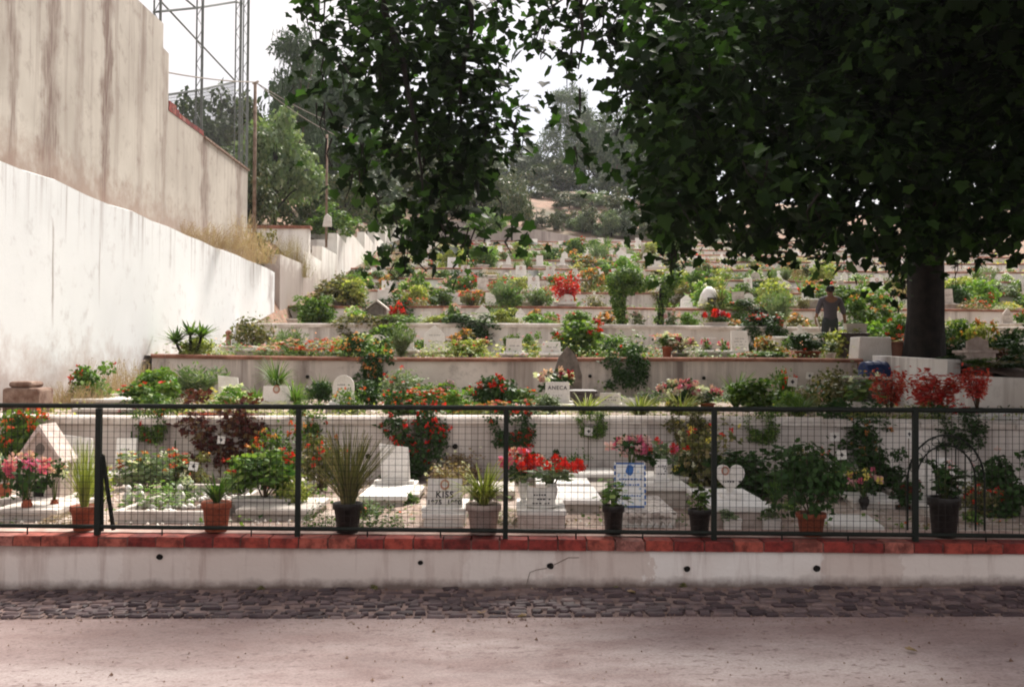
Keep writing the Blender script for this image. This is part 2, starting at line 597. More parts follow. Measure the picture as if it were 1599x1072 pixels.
def leaf_polys(P, t, b, nn, size, T=LEAFQ):
    s = size[:, None, None]
    return P[:, None, :] + s * (b[:, None, :] * T[None, :, 0, None] + t[:, None, :] * T[None, :, 1, None] + nn[:, None, :] * T[None, :, 2, None])

def clump_points(rng, n, clumps, shell=.75):
    """clumps: (k,6): centre + radii. returns points and outward normals"""
    k = len(clumps)
    vol = clumps[:, 3] * clumps[:, 5]
    idx = rng.choice(k, n, p=vol / vol.sum())
    d = nrm(rng.normal(0, 1, (n, 3)))
    r = shell + (1 - shell) * rng.random((n, 1)) ** .6
    r = np.where(rng.random((n, 1)) < .25, rng.random((n, 1)), r)
    P = clumps[idx, :3] + d * clumps[idx, 3:6] * r
    return P, d

# ------------------------------------------------------------------ plant meshes, each fills a unit box (x,y in -.5...5, z in 0..1)
def m_bush(seed, n=500, ls=.09, ncl=14, loose=.0, low=.12):
    rng = np.random.default_rng(seed)
    cl = []
    for i in range(ncl):
        a = rng.random() * 2 * PI
        rr = rng.random() ** .5 * .33
        h = low + (0.82 - low) * rng.random() * (1 - (rr / .5) ** 2 * .6)
        s = rng.uniform(.1, .19) * (1 + loose * .3)
        cl.append((rr * math.cos(a), rr * math.sin(a), h, s, s, s * .8))
    cl = np.array(cl)
    P, d = clump_points(rng, n, cl)
    P += rng.normal(0, .02 + .05 * loose, P.shape)
    P[:, 2] = np.clip(P[:, 2], .01, 1.05)
    t, b, nn = frames(rng, n, d)
    return leaf_polys(P, t, b, nn, rng.uniform(.6, 1.3, n) * ls), cl

def m_fine(seed, n=1500, ls=.075):
    """rosemary-like shrub: upright feathery shoots"""
    rng = np.random.default_rng(seed)
    k = 60
    a = rng.random(k) * 2 * PI
    lean = rng.random(k) ** .7 * .5
    L = rng.uniform(.6, 1.0, k) * (1 - lean * .5)
    dirs = np.stack([np.cos(a) * lean, np.sin(a) * lean, np.ones(k) * .9], 1)
    i = rng.integers(0, k, n)
    u = rng.random(n) ** .7
    P = dirs[i] * (u * L[i])[:, None] + rng.normal(0, .02, (n, 3))
    P[:, 2] = np.abs(P[:, 2])
    d = nrm(dirs[i] + rng.normal(0, .5, (n, 3)))
    nn = nrm(np.cross(d, rng.normal(0, 1, (n, 3))))
    b = np.cross(nn, d)
    T = np.array([(0, 0, 0), (.1, .4, 0), (0, 1, 0), (-.1, .4, 0)])
    return leaf_polys(P, d, b, nn, rng.uniform(.6, 1.3, n) * ls * 1.6, T)

def m_strap(seed, n=46, wdt=.028, arch=1.0, up=1.0, seg=5, spread=.5):
    """arching strap leaves"""
    rng = np.random.default_rng(seed)
    V = []; Fq = []
    for i in range(n):
        a = rng.random() * 2 * PI
        reach = rng.uniform(.25, 1) * spread
        h = rng.uniform(.55, 1.0) * up
        droop = rng.uniform(.2, .9) * arch
        ca, sa = math.cos(a), math.sin(a)
        o = len(V)
        for j in range(seg + 1):
            u = j / seg
            r = reach * u ** 1.3
            z = h * (u * 1.6 - droop * u * u * .95) / 1.15
            ww = wdt * (1 - u ** 2.2) + .002
            x, y = ca * r, sa * r
            V.append((x - sa * ww + ca * .02, y + ca * ww + sa * .02, max(z, .005)))
            V.append((x + sa * ww + ca * .02, y - ca * ww + sa * .02, max(z, .005) + ww * .3))
        for j in range(seg):
            Fq.append((o + 2 * j, o + 2 * j + 1, o + 2 * j + 3, o + 2 * j + 2))
    return np.array(V), np.array(Fq)

def m_yucca(seed):
    rng = np.random.default_rng(seed)
    V = []; Fq = []
    heads = [(-.26, 0, .34), (-.02, .05, .52), (.22, -.03, .48)]
    for hx, hy, hz in heads:
        for i in range(46):
            a = rng.random() * 2 * PI
            el = rng.uniform(-.15, 1.45)
            L = rng.uniform(.34, .56)
            d = Vector((math.cos(a) * math.cos(el), math.sin(a) * math.cos(el), math.sin(el)))
            sdir = Vector((-math.sin(a), math.cos(a), 0))
            o = len(V)
            for u, wd in ((0, .022), (.4, .03), (1, .002)):
                c = Vector((hx, hy, hz)) + d * L * u - Vector((0, 0, 1)) * .1 * u * u
                V.append(tuple(c - sdir * wd)); V.append(tuple(c + sdir * wd))
            Fq += [(o, o + 1, o + 3, o + 2), (o + 2, o + 3, o + 5, o + 4)]
    return np.array(V), np.array(Fq)

def m_reed(seed, n=190):
    rng = np.random.default_rng(seed)
    V = []; Fq = []
    for i in range(n):
        a = rng.random() * 2 * PI
        r0 = rng.random() * .06
        r1 = rng.random() ** .8 * .48
        h = rng.uniform(.45, 1.0) * (1.05 - r1 * .5)
        w_ = rng.uniform(.0035, .007)
        ca, sa = math.cos(a), math.sin(a)
        bend = rng.uniform(-.06, .06)
        o = len(V)
        for j in range(5):
            u = j / 4
            r = r0 + (r1 - r0) * u ** 1.5
            c = Vector((ca * r - sa * bend * u, sa * r + ca * bend * u, h * u))
            ww = w_ * (1 - .6 * u)
            V.append((c.x - ww, c.y - ww * .5, c.z)); V.append((c.x + ww, c.y + ww * .5, c.z))
        for j in range(4):
            Fq.append((o + 2 * j, o + 2 * j + 1, o + 2 * j + 3, o + 2 * j + 2))
    return np.array(V), np.array(Fq)

ROUND = np.array([(0, 0, 0), (.38, .12, .1), (.5, .5, .12), (.3, .9, .04), (0, .82, 0), (-.3, .9, .04), (-.5, .5, .12), (-.38, .12, .1)])

def m_geranium(seed, n=110, ls=.17):
    rng = np.random.default_rng(seed)
    P = []
    k = 9
    tips = []
    for i in range(k):
        a = rng.random() * 2 * PI; r = rng.random() ** .5 * .33
        tips.append((r * math.cos(a), r * math.sin(a), rng.uniform(.45, .88)))
    tips = np.array(tips)
    i = rng.integers(0, k, n)
    u = rng.uniform(.3, 1, n)[:, None]
    P = tips[i] * u + rng.normal(0, .075, (n, 3))
    P[:, 2] = np.clip(P[:, 2], .03, 1)
    out_ = nrm(P * np.array([1, 1, .3]))
    t, b, nn = frames(rng, n, out_, .9, .6)
    return leaf_polys(P, t, b, nn, rng.uniform(.6, 1.2, n) * ls, ROUND), tips

def m_hang(seed, n=1600, ls=.08):
    """mass that spills over a wall edge: origin at the wall top, z from -1 to .35, y forward (-)"""
    rng = np.random.default_rng(seed)
    cl = []
    for i in range(22):
        u = rng.random()
        z = .28 - 1.1 * u
        x = rng.uniform(-.42, .42) * (1 - .25 * u)
        y = rng.uniform(-.12, .12) - .12 * min(1, u * 3)
        if z > 0: y += .12
        s = rng.uniform(.1, .18)
        cl.append((x, y, z, s, s * .55, s * .9))
    cl = np.array(cl)
    P, d = clump_points(rng, n, cl)
    P += rng.normal(0, .025, P.shape)
    t, b, nn = frames(rng, n, d)
    return leaf_polys(P, t, b, nn, rng.uniform(.6, 1.3, n) * ls), cl

def m_mat(seed, n=520, ls=.09):
    rng = np.random.default_rng(seed)
    a = rng.random(n) * 2 * PI; r = rng.random(n) ** .5 * .5
    P = np.stack([r * np.cos(a), r * np.sin(a), rng.random(n) * (1 - (2 * r) ** 2 * .7)], 1)
    out_ = nrm(P + 1e-4)
    t, b, nn = frames(rng, n, out_, .9)
    return leaf_polys(P, t, b, nn, rng.uniform(.6, 1.3, n) * ls)

def m_weeds(seed, n=600):
    """dry stalks with seed heads"""
    rng = np.random.default_rng(seed)
    x = rng.uniform(-.5, .5, n); y = rng.uniform(-.5, .5, n)
    h = rng.uniform(.3, 1, n) * (1 - (2 * np.abs(x)) ** 3 * .6)
    lx = rng.normal(0, .14, n); ly = rng.normal(0, .14, n)
    w_ = rng.uniform(.0012, .003, n)
    A = np.stack([x, y, 0 * x], 1); B = np.stack([x + lx, y + ly, h], 1)
    wv = np.stack([w_, w_ * .3, 0 * w_], 1)
    stalks = np.stack([A - wv, A + wv, B + wv * .5, B - wv * .5], 1)
    k = n * 3
    i = rng.integers(0, n, k); u = rng.uniform(.35, 1.02, k)[:, None]
    P = A[i] + (B[i] - A[i]) * u + rng.normal(0, .018, (k, 3))
    t, b, nn = frames(rng, k, nrm(rng.normal(0, 1, (k, 3))), .2)
    return np.concatenate([stalks, leaf_polys(P, t, b, nn, rng.uniform(.012, .035, k))])

def m_cypress(seed, n=600):
    rng = np.random.default_rng(seed)
    z = rng.random(n) ** .9
    r = .42 * np.sin(np.clip(z * 1.05 + .12, 0, 1) * PI) ** .7 * (1 - z * .5)
    a = rng.random(n) * 2 * PI
    r = r * rng.uniform(.75, 1.08, n)
    P = np.stack([r * np.cos(a), r * np.sin(a), z * .95 + .03], 1)
    out_ = nrm(np.stack([np.cos(a), np.sin(a), .8 + 0 * a], 1))
    t, b, nn = frames(rng, n, out_, .1, .5)
    return leaf_polys(P, t, b, nn, rng.uniform(.06, .11, n))

PETAL = np.array([(0, 0, 0), (.3, .5, .12), (.12, 1, .05), (-.12, 1, .05), (-.3, .5, .12)])

def flower_heads(C, seed, r, petals=9, pr=None):
    """C: (k,3) centres; clusters of small petals"""
    rng = np.random.default_rng(seed)
    k = len(C)
    n = k * petals
    i = np.repeat(np.arange(k), petals)
    d = nrm(rng.normal(0, 1, (n, 3)))
    rr = (r * rng.uniform(.7, 1.2, k))[i]
    P = C[i] + d * rr[:, None] * .45
    nn = nrm(d + rng.normal(0, .5, (n, 3)))
    t = rng.normal(0, 1, (n, 3)); t = nrm(t - nn * np.sum(t * nn, 1, keepdims=True))
    b = np.cross(nn, t)
    return leaf_polys(P, t, b, nn, rr * rng.uniform(.8, 1.2, n), PETAL)

def surf_pts(polys, seed, k, zmin=.35):
    """pick spots near the outside of a leaf mass for flowers"""
    rng = np.random.default_rng(seed)
    c = polys.mean(1)
    cen = np.array([0, 0, c[:, 2].mean() * .7])
    sc_ = np.linalg.norm((c - cen) * np.array([1, 1, .8]), axis=1) + rng.random(len(c)) * .25
    sc_ = np.where(c[:, 2] < zmin, -1, sc_)
    # favour the side that faces the road as well as the top
    sc_ += np.where(c[:, 1] < 0, .12, 0)
    idx = np.argsort(-sc_)[:max(k * 3, 8)]
    idx = rng.choice(idx, k, replace=False)
    return c[idx] * np.array([1.04, 1.04, 1.04])

CACHE = {}

def cached(key, fn):
    if key not in CACHE:
        CACHE[key] = fn()
    return CACHE[key]

def stems_mesh(tips, seed, r=.012, mat='stem_brown'):
    mb = MB()
    rng = random.Random(seed)
    for t in tips:
        m_ = Vector((t[0] * .35 + rng.uniform(-.04, .04), t[1] * .35, t[2] * .55))
        mb.tube([(t[0] * .08, t[1] * .08, 0), m_, tuple(t)], [r, r * .8, r * .35], 5)
    return mb.mesh('stems', mat, True)

def plant_meshes(kind, lc, fc, var, nf):
    """returns list of (part name, mesh)"""
    def mk():
        res = []
        if kind in ('bush', 'loose', 'dense', 'tiny'):
            P = {'bush': dict(n=1250, ls=.1, ncl=18), 'loose': dict(n=850, ls=.09, ncl=20, loose=.9), 'dense': dict(n=1700, ls=.085, ncl=22, low=.08), 'tiny': dict(n=190, ls=.17, ncl=8)}[kind]
            polys, cl = m_bush(var * 7 + 1, **P)
            res.append(('foliage', np_mesh('foliage', polys, 4, lc)))
            if kind != 'tiny':
                res.append(('stems', stems_mesh(cl[:7, :3], var)))
            pts = surf_pts(polys, var + 3, nf) if fc else None
            fr = {'bush': .05, 'loose': .045, 'dense': .045, 'tiny': .075}[kind]
        elif kind == 'fine':
            polys = m_fine(var + 20)
            res.append(('foliage', np_mesh('foliage', polys, 4, lc)))
            pts = surf_pts(polys, var + 3, nf, .2) if fc else None; fr = .05
        elif kind == 'strap' or kind == 'grass':
            V, Fq = m_strap(var + 5, **(dict(n=190, wdt=.009, arch=1.75, spread=.62) if kind == 'grass' else dict(n=70, wdt=.024, arch=1.2)))
            res.append(('leaves', idx_mesh('leaves', V, Fq, lc)))
            pts = None
            if fc:
                rng = np.random.default_rng(var)
                pts = np.stack([rng.uniform(-.2, .2, nf), rng.uniform(-.2, .2, nf), rng.uniform(.85, 1.15, nf)], 1)
                res.append(('stems', stems_mesh(pts, var, .006, 'stem_green')))
            fr = .09
        elif kind == 'yucca':
            V, Fq = m_yucca(var)
            res.append(('leaves', idx_mesh('leaves', V, Fq, lc)))
            mb = MB()
            for hx, hy, hz in [(-.26, 0, .34), (-.02, .05, .52), (.22, -.03, .48)]:
                mb.tube([(hx * .4, hy, 0), (hx * .8, hy, hz * .5), (hx, hy, hz)], [.035, .028, .024], 7)
            res.append(('trunk', mb.mesh('trunk', 'bark', True)))
            pts = None; fr = 0
        elif kind == 'reed':
            V, Fq = m_reed(var)
            res.append(('leaves', idx_mesh('leaves', V, Fq, lc)))
            pts = None; fr = 0
        elif kind == 'geranium':
            polys, tips = m_geranium(var)
            res.append(('foliage', np_mesh('foliage', polys, 8, lc)))
            res.append(('stems', stems_mesh(tips, var, .014, 'stem_green')))
            pts = None; fr = .1
            if fc:
                pts = np.concatenate([tips, tips * np.array([-.9, .8, 1.05])])[:nf] * np.array([1.1, 1.1, 1.12])
        elif kind == 'hang':
            polys, cl = m_hang(var)
            res.append(('foliage', np_mesh('foliage', polys, 4, lc)))
            pts = None; fr = .05
            if fc:
                rng = np.random.default_rng(var)
                c = polys.mean(1)
                pts = c[rng.choice(len(c), nf, replace=False)] + np.array([0, -.05, .02])
        elif kind == 'mat':
            polys = m_mat(var)
            res.append(('foliage', np_mesh('foliage', polys, 4, lc)))
            pts = surf_pts(polys, var, nf, .3) if fc else None; fr = .06
        elif kind == 'weeds':
            res.append(('stalks', np_mesh('stalks', m_weeds(var), 4, lc)))
            pts = None; fr = 0
        elif kind == 'cypress':
            res.append(('foliage', np_mesh('foliage', m_cypress(var), 4, lc)))
            res.append(('trunk', MB().tube([(0, 0, 0), (0, 0, .5)], [.06, .03], 6).mesh('trunk', 'stem_brown')))
            pts = None; fr = 0
        elif kind == 'bouquet':
            rng = np.random.default_rng(var)
            polys, cl = m_bush(var + 50, n=160, ls=.16, ncl=8, low=.2)
            res.append(('foliage', np_mesh('foliage', polys, 4, lc)))
            d = nrm(rng.normal(0, 1, (nf, 3)) * np.array([1, 1, .8]))
            d[:, 2] = np.abs(d[:, 2]) * .9 + .0
            pts = np.array([0, 0, .5]) + d * np.array([.42, .42, .48]) * rng.uniform(.75, 1, (nf, 1))
            res.append(('stems', stems_mesh(pts[:8], var, .012, 'stem_green')))
            fr = .13
        elif kind == 'redplant':
            # leafy sprays of red bracts on bare stems
            rng = np.random.default_rng(var)
            tips = np.stack([rng.uniform(-.42, .42, 16), rng.uniform(-.3, .3, 16), rng.uniform(.45, 1, 16)], 1)
            i = rng.integers(0, 16, 900)
            u = rng.uniform(.4, 1.08, (900, 1))
            P = tips[i] * u + rng.normal(0, .05, (900, 3))
            t, b, nn = frames(rng, 900, nrm(P + 1e-4), .6)
            res.append(('foliage', np_mesh('foliage', leaf_polys(P, t, b, nn, rng.uniform(.06, .13, 900)), 4, lc)))
            res.append(('stems', stems_mesh(tips, var, .01)))
            pts = None; fr = 0
        if fc and pts is not None and kind in ('bouquet', 'geranium'):
            fl = [fc] if isinstance(fc, str) else list(fc)
            hm = [cached(('head', f1, fr, q), lambda: np_mesh('flower_head', flower_heads(np.zeros((1, 3)), q + 5, fr, 16), 5, f1)) for q, f1 in enumerate(fl)]
            res.append(('flowers', [(tuple(p_), hm[i % len(fl)]) for i, p_ in enumerate(pts)]))
        elif fc and pts is not None:
            if isinstance(fc, str):
                res.append(('flowers', np_mesh('flowers', flower_heads(np.asarray(pts), var, fr), 5, fc)))
            else:
                pts = np.asarray(pts)
                for q, f1 in enumerate(fc):
                    res.append(('flowers', np_mesh('flowers', flower_heads(pts[q::len(fc)], var + q, fr), 5, f1)))
        return res
    return cached(('plant', kind, lc, fc, var, nf), mk)

def pot_mesh(mat, style='round'):
    def mk():
        mb = MB()
        if style == 'round':
            mb.lathe([(.34, 0), (.36, .03), (.44, .78), (.5, .79), (.5, .97), (.49, 1), (.44, 1), (.42, .9)], 24)
        elif style == 'urn':
            mb.lathe([(.3, 0), (.3, .08), (.12, .18), (.14, .25), (.38, .5), (.44, .8), (.5, .95), (.5, 1), (.44, 1), (.4, .9)], 24)
        elif style == 'trough':
            mb.box(-.46, .46, -.42, .42, 0, .84); mb.box(-.5, .5, -.5, .5, .84, 1)
        elif style == 'vase':
            mb.lathe([(.3, 0), (.3, .05), (.2, .12), (.42, .5), (.46, .75), (.34, .92), (.42, 1), (.34, 1), (.28, .92)], 20)
        return mb.mesh('pot', mat, style != 'trough')
    return cached(('pot', mat, style), mk)

def soil_mesh():
    return cached('soil', lambda: MB().lathe([(.42, .9), (.43, .93), (.3, .95)], 16).mesh('soil', 'soil', True))

RND = random.Random(11)
PLANTS = {'bush': 'shrub', 'loose': 'shrub', 'dense': 'shrub', 'tiny': 'plant', 'fine': 'shrub', 'strap': 'strap_leaf_plant', 'grass': 'grass_clump', 'yucca': 'yucca',
          'reed': 'reed_plant', 'geranium': 'geranium', 'hang': 'trailing_shrub', 'mat': 'low_plant', 'weeds': 'dry_weeds', 'cypress': 'cypress', 'bouquet': 'flower_bouquet', 'redplant': 'red_leaved_plant'}
VAR = {}

def plant(kind, loc, w_, h_, label, lc='green', fc=None, nf=24, pot=None, style='round', pw=.25, ph=.25, cat=None, group=None, d_=None, name=None, var=None, rz=None):
    if var is None:
        VAR[kind] = VAR.get(kind, -1) + 1
        var = VAR[kind] % 3
    if cat is None:
        cat = 'flowers' if fc or kind in ('bouquet', 'redplant') else 'plant'
    nm = name or (('potted_' if pot else '') + (PLANTS[kind]))
    if rz is None:
        rz = 0 if kind == 'hang' else RND.uniform(-.5, .5) + (PI if RND.random() < .3 and kind not in ('bush', 'dense', 'loose', 'yucca', 'redplant') else 0)
    t = thing(nm, label, cat, loc, rz if not (pot and style == 'trough') else 0, group)
    z0 = 0
    if pot:
        ps = pot_mesh(pot, style)
        dy = pw * (.45 if style == 'trough' else 1)
        ob('pot', ps, t, scale=(pw, dy, ph))
        if style in ('round', 'urn'):
            ob('soil', soil_mesh(), t, scale=(pw, dy, ph))
        z0 = ph * .88
    d_ = d_ or w_ * .9
    if kind == 'hang':
        d_ = d_ if d_ < w_ * .7 else w_ * .6
    for pn, me in plant_meshes(kind, lc, fc, var, nf):
        if pn == 'flowers' and isinstance(me, list):
            for c_, hm in me:
                s_ = (w_ + h_) / 2
                ob('flower_head', hm, t, (c_[0] * w_, c_[1] * d_, z0 + c_[2] * h_), (s_, s_, s_), rz=c_[0] * 9)
        else:
            o = ob(pn, me, t, (0, 0, z0), (w_, d_, h_))
            if pn == 'flowers':
                o['kind'] = 'stuff'
    return t
# ------------------------------------------------------------------ terrain and terraces
WY = [7.33, 11.15, 17.4, 23.9, 29.8, 34.2, 38.2, 42.3, 46.4, 50.7, 55.2, 59.7, 64.4, 69.0]
WZ = [.345, 1.0, 1.73, 2.51, 3.28, 4.05, 4.82, 5.59, 6.36, 7.13, 7.9, 8.67, 9.44, 9.6]
ORD = ['first', 'second', 'third', 'fourth', 'fifth', 'sixth', 'seventh', 'eighth', 'ninth', 'tenth', 'eleventh', 'twelfth', 'thirteenth']

def zg(k):
    return WZ[k] - .02

def yf(x, v=0):
    return 7.33 - .045 * x + v

def zr(x):
    return .0217 * x

def xwall(y):
    return -6.4 - .3 * (y - 12.4) / 15.6

def at(px, Y, k, py=None):
    p = pt(px, 600, Y)
    return Vector((p.x, Y, zg(k)))

def atg(px, py, k):
    p = onz(px, py, zg(k))
    return p

# ground under everything, tilted like the street
struct(MB().add([(-400, -300, zr(-20) - .9), (400, -300, zr(20) - .9), (400, 500, -.9), (-400, 500, -.9)], [(0, 1, 2, 3)]).build('ground', 'hill_earth'))
mb = MB()
nx, ny = 600, 8
rw = random.Random(14)
wob_ = [0.0]
for _ in range(nx): wob_.append(wob_[-1] * .8 + rw.uniform(-.012, .012))
for j in range(ny):
    for i in range(nx + 1):
        x = -30 + 60 * i / nx
        y = -9 + (yf(x, -.83 + wob_[i]) + 9) * j / (ny - 1)
        mb.v.append((x, y, zr(x) - (.014 if j > ny - 3 else .012)))
for j in range(ny - 1):
    for i in range(nx):
        a = j * (nx + 1) + i
        mb.f.append((a, a + 1, a + nx + 2, a + nx + 1)); mb.m.append(0)
struct(mb.build('road', 'road'))
# cobbled gutter strip: mortar bed and hand-set stones
struct(MB().add([(-14, yf(-14, -.85), zr(-14) - .02), (14, yf(14, -.85), zr(14) - .02), (14, yf(14, .05), zr(14) - .012), (-14, yf(-14, .05), zr(-14) - .012)], [(0, 1, 2, 3)]).build('gutter_bed', 'cobble_joint'))
mb = MB()
rg = random.Random(4)
rows = 10
for r_ in range(rows):
    v0 = -.83 + .081 * r_
    x = -7 - rg.random() * .1
    while x < 8:
        L = rg.uniform(.07, .17)
        g_ = .009 + rg.random() * .012
        hh = .006 + rg.random() * .014
        q = []
        sl_ = rg.uniform(-.02, .02)
        skip = rg.random() < .04
        wob = .03 * math.sin(x * 1.7 + r_) + rg.uniform(-.008, .008)
        for (a, b) in ((x + g_, v0 + g_), (x + L - g_, v0 + g_), (x + L - g_, v0 + .078), (x + g_, v0 + .078)):
            q.append((a + rg.uniform(-.012, .012) + sl_ * (b - v0) * 12, b + rg.uniform(-.012, .012) + wob))
        cx = sum(p[0] for p in q) / 4; cy = sum(p[1] for p in q) / 4
        if not skip and cy < -.03:
            lo = [(a, yf(a, b), zr(a) - .03) for a, b in q]
            mi = [(a, yf(a, b), zr(a) - .016 + hh * .6) for a, b in q]
            hi = []
            for a, b in q:
                a2 = cx + (a - cx) * .8; b2 = cy + (b - cy) * .72
                hi.append((a2, yf(a2, b2), zr(a) - .014 + hh + rg.uniform(-.003, .003)))
            mb.add(lo + mi + hi, [(0, 1, 5, 4), (1, 2, 6, 5), (2, 3, 7, 6), (3, 0, 4, 7), (4, 5, 9, 8), (5, 6, 10, 9), (6, 7, 11, 10), (7, 4, 8, 11), (8, 9, 10, 11)])
        x += L
struct(mb.build('cobblestone_strip', 'cobble', smooth=False))

# grit, crumbs of mortar and leaf scraps swept along the gutter
rgn = np.random.default_rng(31)
n = 3600
X = rgn.uniform(-5, 6, n)
v_ = np.where(rgn.random(n) < .6, -.86 + rgn.normal(0, .1, n), -.02 - np.abs(rgn.normal(0, .05, n)))
v_ = np.where(rgn.random(n) < .35, rgn.uniform(-3.2, -.1, n), v_)
v_ = np.clip(v_, -4, -.02)
s_ = rgn.uniform(.002, .0075, n) * np.where(rgn.random(n) < .06, 2.0, 1)
rot = rgn.uniform(0, 6, n)
V = np.stack([np.stack([X + s_ * (np.cos(rot) * q[0] - np.sin(rot) * q[1]), 7.33 - .045 * X + v_ + s_ * (np.sin(rot) * q[0] + np.cos(rot) * q[1]), .0217 * X - .008 + s_ * q[2]], 1) for q in ((1, 0, -.3), (-.5, .87, -.3), (-.5, -.87, -.3), (0, 0, .9))], 1).reshape(-1, 3)
base = np.arange(n)[:, None] * 4
o = ob('road_grit', idx_mesh('road_grit', V, np.concatenate([base + np.array([[0, 1, 3]]), base + np.array([[1, 2, 3]]), base + np.array([[2, 0, 3]])]), 'rubble'))
o['kind'] = 'stuff'; o['label'] = 'grit and crumbs swept along the gutter and road edge'

# low wall along the road
kw = thing('roadside_wall', 'low patchy limewashed wall with red brick coping along the road', 'wall')
mb = MB()
NX = 60
sec = []
for i in range(NX + 1):
    x = -8 + 20 * i / NX
    zc = .27 + .007 * x
    sec.append([(x, yf(x), zr(x) - .3), (x, yf(x), zc), (x, yf(x, .45), zc), (x, yf(x, .45), -.3)])
for i in range(NX):
    a, b = sec[i], sec[i + 1]
    mb.add(a + b, [(0, 4, 5, 1), (1, 5, 6, 2), (2, 6, 7, 3)])
mb.build('wall_face', 'kerb_wall', kw)
mb = MB()
x = -8
rg = random.Random(9)
while x < 11.9:
    L = .213 + rg.uniform(-.008, .008)
    zc = .272 + .007 * x
    j = rg.uniform(-.006, .006)
    x0, x1 = x + .004, x + L - .004
    drop = rg.uniform(-.003, .003)
    b = [(x0, yf(x0, -.022 + j), zc), (x1, yf(x1, -.022 + j), zc), (x1, yf(x1, .15), zc), (x0, yf(x0, .15), zc)]
    tdz = .073 + drop
    t_ = [(x0 + .003, yf(x0, -.017 + j), zc + tdz), (x1 - .003, yf(x1, -.017 + j), zc + tdz), (x1, yf(x1, .15), zc + tdz), (x0, yf(x0, .15), zc + tdz)]
    mb.add(b + t_, [(3, 2, 1, 0), (4, 5, 6, 7), (0, 1, 5, 4), (1, 2, 6, 5), (3, 0, 4, 7)])
    x += L
mb.build('brick_coping', 'brick', kw)
mb = MB()
for i in range(NX):
    x0 = -8 + 20 * i / NX; x1 = -8 + 20 * (i + 1) / NX
    za, zb = .272 + .007 * x0, .272 + .007 * x1
    mb.add([(x0, yf(x0, -.012), za + .004), (x1, yf(x1, -.012), zb + .004), (x1, yf(x1, -.012), zb + .066), (x0, yf(x0, -.012), za + .066),
            (x0, yf(x0, .15), za + .078), (x1, yf(x1, .15), zb + .078), (x0, yf(x0, .5), za + .079), (x1, yf(x1, .5), zb + .079)],
           [(0, 1, 2, 3), (4, 5, 7, 6)])
mb.f = mb.f; mb.m = [1 if i % 2 == 0 else 0 for i in range(len(mb.f))]
mb.build('mortar', ['cap_mortar', 'brick_joint'], kw)
for (px, py, r_) in ((250, 869, .026), (657, 878, .02), (860, 883, .027), (1073, 888, .025), (1276, 887, .028)):
    d = ray(px, py)
    # hit the wall face y = 7.33 - .045 x
    t = 7.33 / (d.y + .045 * d.x)
    p = Vector((0, 0, CAMZ)) + d * t
    mb = MB()
    prof = []
    n = 14
    rg = random.Random(px)
    ring = [(math.cos(2 * PI * i / n) * r_ * rg.uniform(.88, 1.15), math.sin(2 * PI * i / n) * r_ * .85 * rg.uniform(.9, 1.1)) for i in range(n)]
    front = [(a * 1.15, -.006, b * 1.15) for a, b in ring]; inn = [(a, -.004, b) for a, b in ring]
    mb.add(front + inn, [(i, (i + 1) % n, (i + 1) % n + n, i + n) for i in range(n)], 1)
    mb.add(inn, [tuple(range(n))], 0)
    mb.build('drain_hole', ['hole_black', 'kerb_wall'], kw, loc=p)
# thin crack running off the middle drain hole
mb = MB()
ck = [(822, 915), (825, 903), (828, 893), (838, 889), (856, 886), (866, 881), (876, 876), (888, 870), (905, 870)]
pp = []
for px, py in ck:
    d = ray(px, py); t = 7.33 / (d.y + .045 * d.x)
    p = Vector((0, 0, CAMZ)) + d * t
    pp.append(p + Vector((0, -.002, 0)))
mb.tube(pp, .0022, 4)
mb.build('crack', 'stem_brown', kw)

# retaining walls and terrace ground
def xr(k):
    return [12, 12, 13, 20, 21, 22, 23, 24, 25, 26, 28, 30, 32, 34][k]

